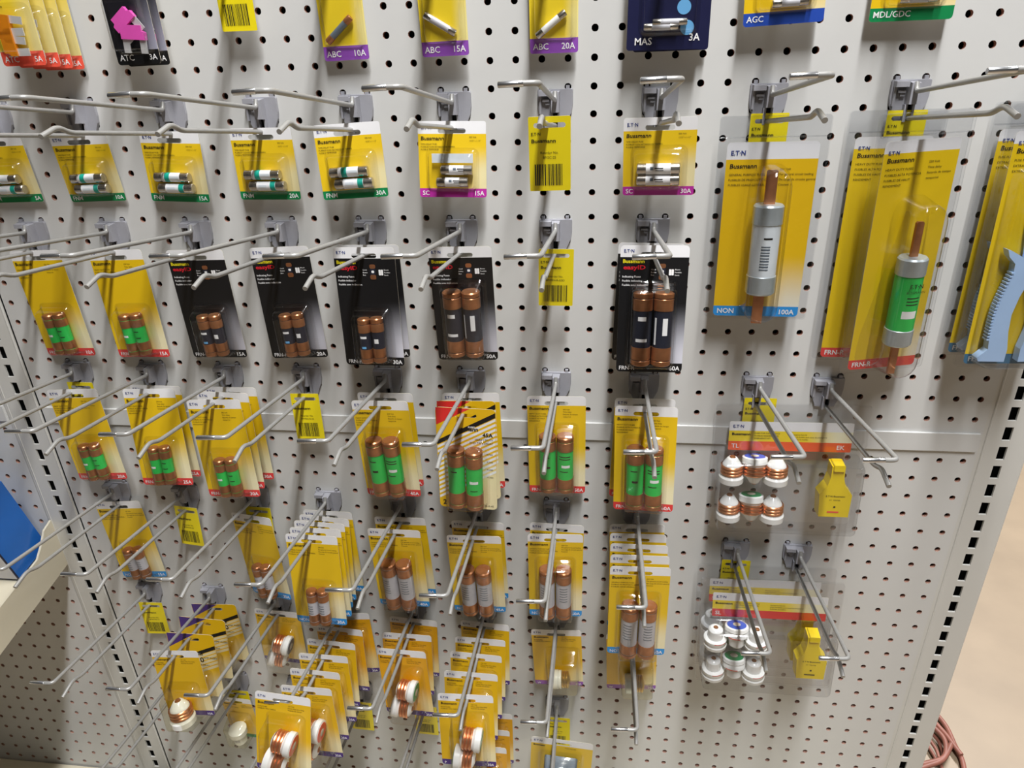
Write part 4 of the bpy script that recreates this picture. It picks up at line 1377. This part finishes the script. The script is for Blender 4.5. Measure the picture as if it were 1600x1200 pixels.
G1, G2, G3, G4, G5 = 'small cards with two lying fuses', 'yellow red-footed fuse cards', 'black fuse cards', 'blue-footed white fuse cards', 'plug fuse cards'
GOODS = [
    # second row of hooks
    ('fnm', ('footgreen', 'FNM', '5A'), -22.5, -5, 0.40, -0.2, -0.3, -2, 3, 1.5, 'green-footed 5A fuse card cut by the left frame edge', G1),
    ('fnm', ('footgreen', 'FNM', '10A'), -18.5, -5, 0.35, -0.28, -0.3, -1.9, 3.5, 1.5, 'green-footed card marked 10A with two teal-banded fuses', G1),
    ('fnm', ('footgreen', 'FNM', '15A'), -14.5, -5, 0.40, -0.12, -0.3, -1.7, -1.4, -1.5, 'green-footed card marked 15A with two teal-banded fuses', G1),
    ('fnm', ('footgreen', 'FNM', '20A'), -10.5, -5, 0.51, -0.04, -0.24, -1.8, -0.4, -0.1, 'green-footed card marked 20A with two teal-banded fuses', G1),
    ('fnm', ('footgreen', 'FNM', '30A'), -6.5, -5, 1.08, -0.16, -0.14, 2.7, -4.1, 2.4, 'green-footed card marked 30A with two teal-banded fuses', G1),
    ('fnm', ('footmagenta', 'SC', '15A'), -2.5, -5, 0.92, 0.02, -0.14, 1.2, -6.4, -1.2, 'magenta-footed card marked 15A with two white fuses', G1),
    ('fnm', ('footmagenta', 'SC', '30A'), 5.5, -5, 1.27, -0.01, -0.17, -6.6, 3.7, 1.0, 'magenta-footed card marked 30A with two white fuses', G1),
    ('tag', ('BP/SC-25',), 1.5, -5, 4.9, 0.11, -0.03, 3.7, 7, 0.5, 'yellow barcode tag between the two magenta-footed cards'),
    # third row
    ('frn', FR('10A', False), -22.5, 0, 0.60, 0.15, -0.30, -3.9, 0.4, 2.6, 'yellow red-footed card marked 10A at the left, small green fuses', G2),
    ('frn', FR('15A', False), -18.5, 0, 0.49, 0.04, -0.29, -1.9, -1.1, 1.9, 'yellow red-footed card marked 15A, small green fuses', G2),
    ('frn', FB('15A', False), -14.5, 0, 0.65, -0.01, -0.26, 0.3, 1.0, 1.0, 'black fuse card marked 15A', G3),
    ('frn', FB('20A', False), -10.5, 0, 0.71, -0.02, -0.12, 0.8, -0.5, 1.9, 'black fuse card marked 20A', G3),
    ('frn', FB('30A', False), -6.5, 0, 1.55, 0.07, 0.0, -2.9, -4.1, 0.8, 'black fuse card marked 30A, front one of two', G3),
    ('frn', FB('30A', False), -6.5, 0, 0.72, 0.02, -0.03, -0.1, 0.5, 0.2, 'black 30A fuse card mostly hidden behind the front 30A card', G3),
    ('frn', FB('50A', True), -2.5, 0, 1.02, 0.05, -0.06, 0.2, 2.3, 0.7, 'black fuse card marked 50A with two large copper-capped fuses', G3),
    ('frn', FB('60A', True), 5.5, 0, 1.62, 0.04, 0.08, 1.3, -8.0, -0.6, 'black fuse card marked 60A, front one of two', G3),
    ('frn', FB('60A', True), 5.5, 0, 0.55, -0.02, 0.0, 0.5, -1.5, -1.6, 'black 60A fuse card hidden behind the front 60A card', G3),
    ('tag', ('BP/FRN-R-50ID',), 1.5, 0, 2.03, 0.15, 0.08, 2.0, 5.5, -1.0, 'yellow barcode tag between the 50A and 60A black cards'),
    # fourth row
    ('frn', FR('20A', False), -22.5, 7, 1.04, 0.10, -0.19, 1.0, -0.7, 2.6, 'yellow red-footed card marked 20A beside the left upright', G2),
    ('tag', ('BP/FRN-R-20',), -22.5, 7, 0.4, 0.1, 0.02, 0, 0, 0, 'yellow tag peeking out above the 20A green-fuse card'),
    ('frn', FR('25A', False), -18.5, 7, 0.95, 0.11, -0.11, 1.3, -6.4, 1.2, 'yellow red-footed card marked 25A, front one of two', G2),
    ('frn', FR('25A', False), -18.5, 7, 0.37, 0.09, -0.14, -0.5, -0.9, -0.4, 'yellow red-footed 25A card half hidden behind the front 25A card', G2),
    ('frn', FR('30A', False), -14.5, 7, 1.95, 0.02, -0.17, -0.6, -3.5, 2.2, 'yellow red-footed card marked 30A, front one of three', G2),
    ('frn', FR('30A', False), -14.5, 7, 1.16, 0.06, -0.10, -2.8, -3.0, 0.2, 'yellow red-footed 30A card, middle one of three', G2),
    ('frn', FR('30A', False), -14.5, 7, 0.45, 0.08, -0.10, -0.6, -1.0, 0.6, 'yellow red-footed 30A card, rearmost of three', G2),
    ('tag', ('BP/FRN-R-35',), -10.5, 7, 0.92, 0.07, -0.09, 0.8, -2.9, 0.8, 'yellow barcode tag left of the 40A green-fuse cards'),
    ('frn', FR('40A', True), -6.5, 7, 1.86, 0.06, -0.03, -2.3, 1.0, 1.8, 'yellow red-footed card marked 40A with large green fuses, front one', G2),
    ('frn', FR('40A', True), -6.5, 7, 0.85, 0.01, -0.03, -1.9, 1.5, 1.0, 'yellow red-footed 40A card behind the front 40A card', G2),
    ('old', (True, '45A', 'bandred', 5.22, 'red'), -2.5, 7, 2.49, 0.14, -0.02, -0.9, -1.6, -1.2, 'striped yellow 45A card with red corner and two green fuses', G2),
    ('old', (True, '45A', 'bandred', 5.22, 'red'), -2.5, 7, 1.62, 0.02, -0.02, 0.5, -1.0, 0.8, 'striped card with red corner just behind the front 45A card', G2),
    ('frn', FR('45A', True), -2.5, 7, 0.70, 0.07, 0.01, 0.7, 0.0, 1.3, 'white-headed 45A card behind the striped cards', G2),
    ('frn', FR('50A', True), 1.5, 7, 0.74, 0.06, -0.04, 0.9, -0.6, 0.4, 'yellow red-footed card marked 50A with large green fuses', G2),
    ('frn', FR('60A', True), 5.5, 7, 1.80, 0.06, 0.0, -2.7, -4.4, 1.0, 'yellow red-footed card marked 60A with large green fuses, front one', G2),
    ('frn', FR('60A', True), 5.5, 7, 0.80, 0.06, -0.03, 2.1, -1.5, -1.4, 'yellow red-footed 60A card behind the front 60A card', G2),
    # fifth row
    ('frn', NO('15A', False), -22.5, 14.14, 0.35, -0.04, -0.15, 1.0, -0.3, 3.4, 'leftmost blue-footed card with small white-labelled fuses', G4),
    ('tag', ('BP/NON-20',), -18.5, 14.14, 0.56, 0.05, -0.11, -5.8, -3.0, -0.8, 'yellow barcode tag right of the leftmost blue-footed card'),
    ('frn', NO('25A', False), -14.5, 14.14, 0.97, -0.05, -0.25, -16, -2.1, 5.5, 'blue-footed card turned aside, left of the five-card stack', G4),
    ('tag', ('BP/NON-25',), -14.5, 14.14, 0.4, 0.1, 0.0, 0, 0, -2, 'yellow tag behind the turned blue-footed card'),
    ('frn', NO('30A', False), -10.5, 14.14, 2.95, 0.10, 0.04, -1.9, -6.1, 0.4, 'front card of the five-card stack of small white fuses', G4),
    ('frn', NO('30A', False), -10.5, 14.14, 2.33, 0.06, 0.04, -1.7, -5.7, 1.2, 'second card in the stack of small white fuses', G4),
    ('frn', NO('30A', False), -10.5, 14.14, 1.71, 0.02, 0.01, -1.4, -4.0, -1.0, 'third card in the stack of small white fuses', G4),
    ('frn', NO('30A', False), -10.5, 14.14, 1.13, 0.05, -0.02, -2.4, -2.5, -2.0, 'fourth card in the stack of small white fuses', G4),
    ('frn', NO('30A', False), -10.5, 14.14, 0.55, 0.02, -0.02, -2.0, -1.0, 0.9, 'rearmost card in the stack of small white fuses', G4),
    ('frn', NO('40A', True), -6.5, 14.14, 1.99, 0.01, 0.01, -0.3, 3.4, 0.3, 'front 40A blue-footed card with two large white-labelled fuses', G4),
    ('frn', NO('40A', True), -6.5, 14.14, 0.86, 0.01, 0.01, -0.9, 2.4, 1.6, 'rear 40A blue-footed card', G4),
    ('frn', NO('45A', True), -2.5, 14.14, 2.11, 0.07, -0.05, 1.0, 4.4, 0.4, 'front 45A blue-footed card with two large white-labelled fuses', G4),
    ('frn', NO('45A', True), -2.5, 14.14, 0.92, 0.06, 0.01, -1.5, 3.6, 0.5, 'rear 45A blue-footed card', G4),
    ('frn', NO('50A', True), 1.5, 14.14, 1.76, 0.05, 0.02, 2.5, 0.1, 0.0, 'front 50A blue-footed card with two large white-labelled fuses', G4),
    ('frn', NO('50A', True), 1.5, 14.14, 0.80, 0.07, 0.0, -0.9, 0.0, -0.6, 'rear 50A blue-footed card', G4),
    ('frn', NO('60A', True), 5.5, 14.14, 4.11, 0.02, 0.04, 2.0, -0.8, 0.0, 'front card of the five-card stack of large white fuses', G4),
    ('frn', NO('60A', True), 5.5, 14.14, 3.18, 0.05, 0.01, 1.0, -0.5, 0.4, 'second card in the stack of large white fuses', G4),
    ('frn', NO('60A', True), 5.5, 14.14, 2.27, 0.06, 0.0, 0.5, 0.0, -0.1, 'third card in the stack of large white fuses', G4),
    ('frn', NO('60A', True), 5.5, 14.14, 1.42, 0.06, 0.04, -0.1, 0.0, 0.9, 'fourth card in the stack of large white fuses', G4),
    ('frn', NO('60A', True), 5.5, 14.14, 0.55, 0.05, 0.03, 1.2, 0.0, 1.3, 'rearmost card in the stack of large white fuses', G4),
    # sixth row
    ('tag', ('BP/NON-10',), -22.5, 21.14, 0.53, 0.10, -0.12, 4.7, 0.3, -1.6, 'lowest yellow barcode tag, beside the left upright'),
    ('plug', ('yellowplug', '10A', 'faceblue', 'edison_up'), -18.5, 21.14, 4.46, 0.05, 0.05, -0.6, -6.4, 4.5, 'white-headed card with one upright white and copper plug fuse', G5),
    ('old', (False, '30', 'footpurple', 4.25, 'blue'), -18.5, 21.14, 3.07, 0.09, -0.01, 0.3, -6.0, 0.0, 'striped card with purple corner, front one of three', G5),
    ('old', (False, '30', 'footpurple', 4.25, 'blue'), -18.5, 21.14, 1.75, 0.02, -0.05, 0.8, -4.0, -2.8, 'striped card with purple corner, middle one of three', G5),
    ('old', (False, '30', 'footpurple', 4.25, 'blue'), -18.5, 21.14, 0.50, 0.06, -0.04, 1.2, -1.5, 1.8, 'striped card with purple corner, rearmost of three', G5),
    ('plug', ('yellowplug', '15A', 'facenavy'), -14.5, 21.14, 0.63, -0.03, -0.09, -1.0, 3.0, -3.1, 'plug fuse card with a dark navy fuse face', G5),
    ('plug', ('yellowplug', '20A', 'facered'), -10.5, 21.14, 7.86, -0.24, 1.25, -1.6, -13.0, -3.0, 'front card of the longest stack, with red-faced plug fuse', G5),
    ('plug', ('yellowplug', '20A', 'facered'), -10.5, 21.14, 6.25, 0.06, 0.10, -4.5, -7, 4.0, 'second card of the longest stack, red fuse face peeking out', G5),
    ('plug', ('yellowplug', '20A', 'facered'), -10.5, 21.14, 5.15, 0.06, 0.10, -4.5, -7, 2.6, 'third card of the longest plug fuse stack', G5),
    ('plug', ('yellowplug', '20A', 'facered'), -10.5, 21.14, 4.02, 0.07, 0.08, -3.0, -6.5, 2.2, 'fourth card of the longest plug fuse stack', G5),
    ('plug', ('yellowplug', '20A', 'facered'), -10.5, 21.14, 2.88, 0.04, -0.02, -2.4, -6, -1.0, 'fifth card of the longest plug fuse stack', G5),
    ('plug', ('yelloworange', '20A', 'facered'), -10.5, 21.14, 1.74, 0.09, -0.08, -5.0, -5, 1.4, 'sixth card of the longest plug fuse stack', G5),
    ('plug', ('yelloworange', '20A', 'facered'), -10.5, 21.14, 0.62, 0.09, -0.02, 1.8, -4, 3.5, 'rearmost card of the longest plug fuse stack', G5),
    ('plug', ('yelloworange', '25A', 'facegreen'), -6.5, 21.14, 3.27, 0.04, 0.07, -5.5, -6.0, 4.1, 'front 25A card with green-faced plug fuse', G5),
    ('plug', ('yelloworange', '25A', 'facegreen'), -6.5, 21.14, 1.98, -0.02, 0.02, 0.8, -3.0, -1.5, 'middle 25A plug fuse card of three', G5),
    ('plug', ('yelloworange', '25A', 'facegreen'), -6.5, 21.14, 0.70, 0.01, 0.01, -1.6, -0.5, -2.2, 'rear 25A plug fuse card of three', G5),
    ('plug', ('yellowplug', '30A', 'facegreen'), -2.5, 21.14, 5.89, -0.07, 0.01, 0.6, -9.0, 1.0, 'front 30A card with green-faced plug fuse', G5),
    ('plug', ('yellowplug', '30A', 'facegreen'), -2.5, 21.14, 4.45, -0.06, 0.03, 0.1, -6, -1.2, 'second 30A plug fuse card of five', G5),
    ('plug', ('yellowplug', '30A', 'facegreen'), -2.5, 21.14, 3.10, -0.03, 0.01, -1.5, -5, -1.0, 'third 30A plug fuse card of five', G5),
    ('plug', ('yellowplug', '30A', 'facegreen'), -2.5, 21.14, 1.95, 0.01, 0.02, 0.0, -4, -1.5, 'fourth 30A plug fuse card of five', G5),
    ('plug', ('yellowplug', '30A', 'facegreen'), -2.5, 21.14, 0.75, 0.08, 0.08, -3.4, -4, -0.5, 'rearmost 30A plug fuse card of five', G5),
    ('plug', ('yellowplug', '15A', 'ceramic', 'brass', 'footviolet', 'W'), 1.5, 21.14, 0.85, 0.02, 0.0, 0.2, 1.6, 2.4, 'violet-footed card with one white-rimmed brass plug fuse', G5),
    ('plug', ('yellowplug', '20A', 'galv', 'brass', 'footviolet', 'W'), 5.5, 21.14, 0.78, 0.08, 0.0, 1.5, 1.8, 2.2, 'violet-footed card with one silver-faced plug fuse', G5),
    # lowest row
    ('plug', ('yellowplug', '', 'ceramic', 'white_up', 'footgreen', 'S', 2.0, 3.7), -18.5, 28.14, 0.9, 0.1, -0.28, -2, 3.0, 0.0, 'narrow card with one white ceramic plug at lower left', G5),
    ('tag', ('BP/S-15',), -18.5, 28.14, 0.5, 0.08, 0.0, 0, 0, 0, 'yellow tag peeking out above the white ceramic plug card'),
    ('tag', ('BP/SL-30',), -10.5, 28.14, 0.55, 0.0, -0.1, 0, 0, -2, 'yellow barcode tag right of the longest plug fuse stack'),
    ('tag', ('BP/W-25',), -6.5, 28.14, 0.5, 0.05, -0.1, 0, 0, -1, 'yellow barcode tag below the 25A plug fuse cards'),
    ('plug', ('yelloworange', '30A', 'faceblue'), -2.5, 28.14, 3.14, -0.01, 0.0, -0.4, -4, 0.0, 'orange-yellow card at the bottom edge, front one of three', G5),
    ('plug', ('yelloworange', '30A', 'faceblue'), -2.5, 28.14, 1.95, 0.02, 0.0, -0.1, -2.5, -0.2, 'orange-yellow card at the bottom edge, middle one of three', G5),
    ('plug', ('yelloworange', '30A', 'faceblue'), -2.5, 28.14, 0.74, 0.03, 0.0, 0.1, -1, -0.2, 'orange-yellow card at the bottom edge, rear one of three', G5),
    ('holder', (), 1.5, 28.14, 2.32, 0.42, 0.08, -1.3, 0.0, -2.7, 'wide white-headed card with a grey fuse holder at bottom centre', G5),
    ('tag', ('BP/SSU-1',), 1.5, 28.14, 0.6, 0.1, -0.05, 0, 0, 0, 'yellow tag above the wide fuse holder card'),
    # top row, cut by the upper frame edge
    ('small', ('atc_orange', '5A'), -18.5, -12, 2.45, 0, 0, 0, 0.5, 0, 'front orange-footed card with amber blade fuses', 'orange-footed blade fuse cards'),
    ('small', ('atc_orange', '5A'), -18.5, -12, 1.70, 0, 0, 0, 0.5, 0, 'second orange-footed blade fuse card from the front', 'orange-footed blade fuse cards'),
    ('small', ('atc_orange', '5A'), -18.5, -12, 1.02, 0, 0, 0, 0.5, 0, 'third orange-footed blade fuse card from the front', 'orange-footed blade fuse cards'),
    ('small', ('atc_orange', '5A'), -18.5, -12, 0.36, 0, 0, 0, 0.5, 0, 'rearmost orange-footed blade fuse card', 'orange-footed blade fuse cards'),
    ('small', ('atc_black', '3A'), -14.5, -12, 1.5, 0, 0, 0, 0, 1.0, 'front black card with pink blade fuses at the top', 'black blade fuse cards'),
    ('small', ('atc_black', '3A'), -14.5, -12, 0.9, 0, 0, 0, 0, 1.0, 'black 3A card behind the one with pink fuses', 'black blade fuse cards'),
    ('tag', ('BP/ATC-40',), -10.5, -11, 0.85, 0.05, -0.25, 0, 0, 0, 'yellow barcode tag at the top edge right of the black cards'),
    ('small', ('abc', '10A'), -6.5, -12, 0.45, -0.1, 0, 0, 0.2, 1.2, 'violet-footed card marked 10A with a slanted copper-tipped fuse', 'violet-footed fuse cards'),
    ('small', ('abc', '15A'), -2.5, -12, 0.77, -0.13, 0, 0, 0.2, 1.0, 'violet-footed card marked 15A with a slanted silver fuse', 'violet-footed fuse cards'),
    ('small', ('abc', '20A'), 1.5, -12, 0.55, -0.02, 0, 0, 0.2, 0.3, 'violet-footed card marked 20A with a slanted white fuse', 'violet-footed fuse cards'),
    ('mas', ('3A',), 5.5, -12, 0.95, 0.02, 0, 0, 0, -0.3, 'navy card marked 3A with glass fuses, front one', 'navy fuse cards'),
    ('mas', ('',), 5.5, -12, 0.45, 0.22, 0.0, 0, 0, 0.4, 'navy 3A card just behind the front navy card', 'navy fuse cards'),
    ('glass', ('footnavy', 'AGC', -0.45), 9.5, -12, 0.75, -0.08, 0, 0, 0, 2.2, 'blue-footed glass fuse card at the top edge', 'glass fuse cards'),
    ('glass', ('footgreen', 'MDL/GDC', -0.5), 13.5, -12, 0.53, 0.35, 0, -1.5, 0, 0.3, 'green-footed glass fuse card at the top right', 'glass fuse cards'),
    # tags behind clamshells
    ('tag', ('BP/NON-100',), 9.5, -5, 0.35, 0.1, -0.05, 0, 0, 0, 'yellow tag behind the clamshell with the white 100A fuse'),
    ('tag', ('BP/FRN-R-70',), 14.5, -5, 0.30, 0.0, -0.05, 0, 0, 0, 'yellow tag behind the clamshells with the green bladed fuse'),
    ('tag', ('BP/TL-EK',), 10.5, 7, 0.28, 0.2, 0.0, 0, 0, 0, 'yellow tag behind the orange-banded plug fuse kit'),
    ('tag', ('BP/SL-EK',), 10.5, 16.14, 0.28, 0.1, 0.0, 0, 0, 0, 'yellow tag behind the red-banded plug fuse kits'),
]
for g in GOODS:
    card(*g)


def clam(fn, args, X, row, z, yaw, pitch, roll, label, group=None):
    root = thing('clamshell_pack', label, 'fuse pack', WP(X, row, z), pose(yaw, pitch, roll), group)
    fn(root, *args)
    return root


clam(clam_long, (3.33, 6.81, 'yellowclam', 'footblue', 'NON', '100A', 'non', 0.62), 9.73, -2.95, 0.90, -2.7, -2.0, 0.4, 'clear clamshell with one white 100A fuse and copper blades')
FRL = FRN_L
clam(clam_long, (2.78, 8.9, 'yellowlong', 'footred', 'FRN-R', '', 'frn', 0.42, FRL), 14.65, -3.05, 1.82, 11, 1.0, 1.8, 'front clear clamshell with green bladed fuse on long yellow card', 'long clamshells')
clam(clam_long, (2.78, 8.9, 'yellowlong', 'footred', 'FRN-R', '', 'frn', 0.42, FRL, 0.5), 14.2, -3.0, 0.35, 0.1, -0.8, 0.2, 'rear long yellow clamshell half hidden by the green bladed fuse one', 'long clamshells')
clam(clam_long, (2.95, 8.8, 'yellowlong', 'footslate', 'FP-2', '', 'puller', 0.42, ['FUSE PULLER', 'EXTRACTOR', 'EXTRACTEUR']), 19.26, -3.25, 1.48, 0.7, -1.5, 1.0, 'clamshell with light blue fuse puller at the right frame edge', 'fuse puller clamshells')
clam(clam_long, (2.95, 8.8, 'yellowlong', 'footslate', 'FP-2', '', 'puller', 0.42, ['FUSE PULLER', 'EXTRACTOR', 'EXTRACTEUR']), 19.3, -3.2, 0.35, 0, -0.5, 0.6, 'rear fuse puller clamshell behind the front light blue one', 'fuse puller clamshells')
clam(clam_kit, ('bandorange', 'TL', 'EK', 'TL'), 12.12, 9.13, 0.48, -1.5, -2.5, 1.5, 'clear plug fuse kit with orange band and yellow tester', 'plug fuse kits')
clam(clam_kit, ('bandred', 'SL', '', 'SL'), 11.98, 17.85, 1.95, -1.5, -1.5, 2.0, 'front plug fuse kit with red band and yellow tester', 'plug fuse kits')
clam(clam_kit, ('bandred', 'SL', '', 'SL'), 12.0, 18.0, 0.75, -1.0, -1.0, 2.0, 'rear plug fuse kit showing above the front red-banded one', 'plug fuse kits')
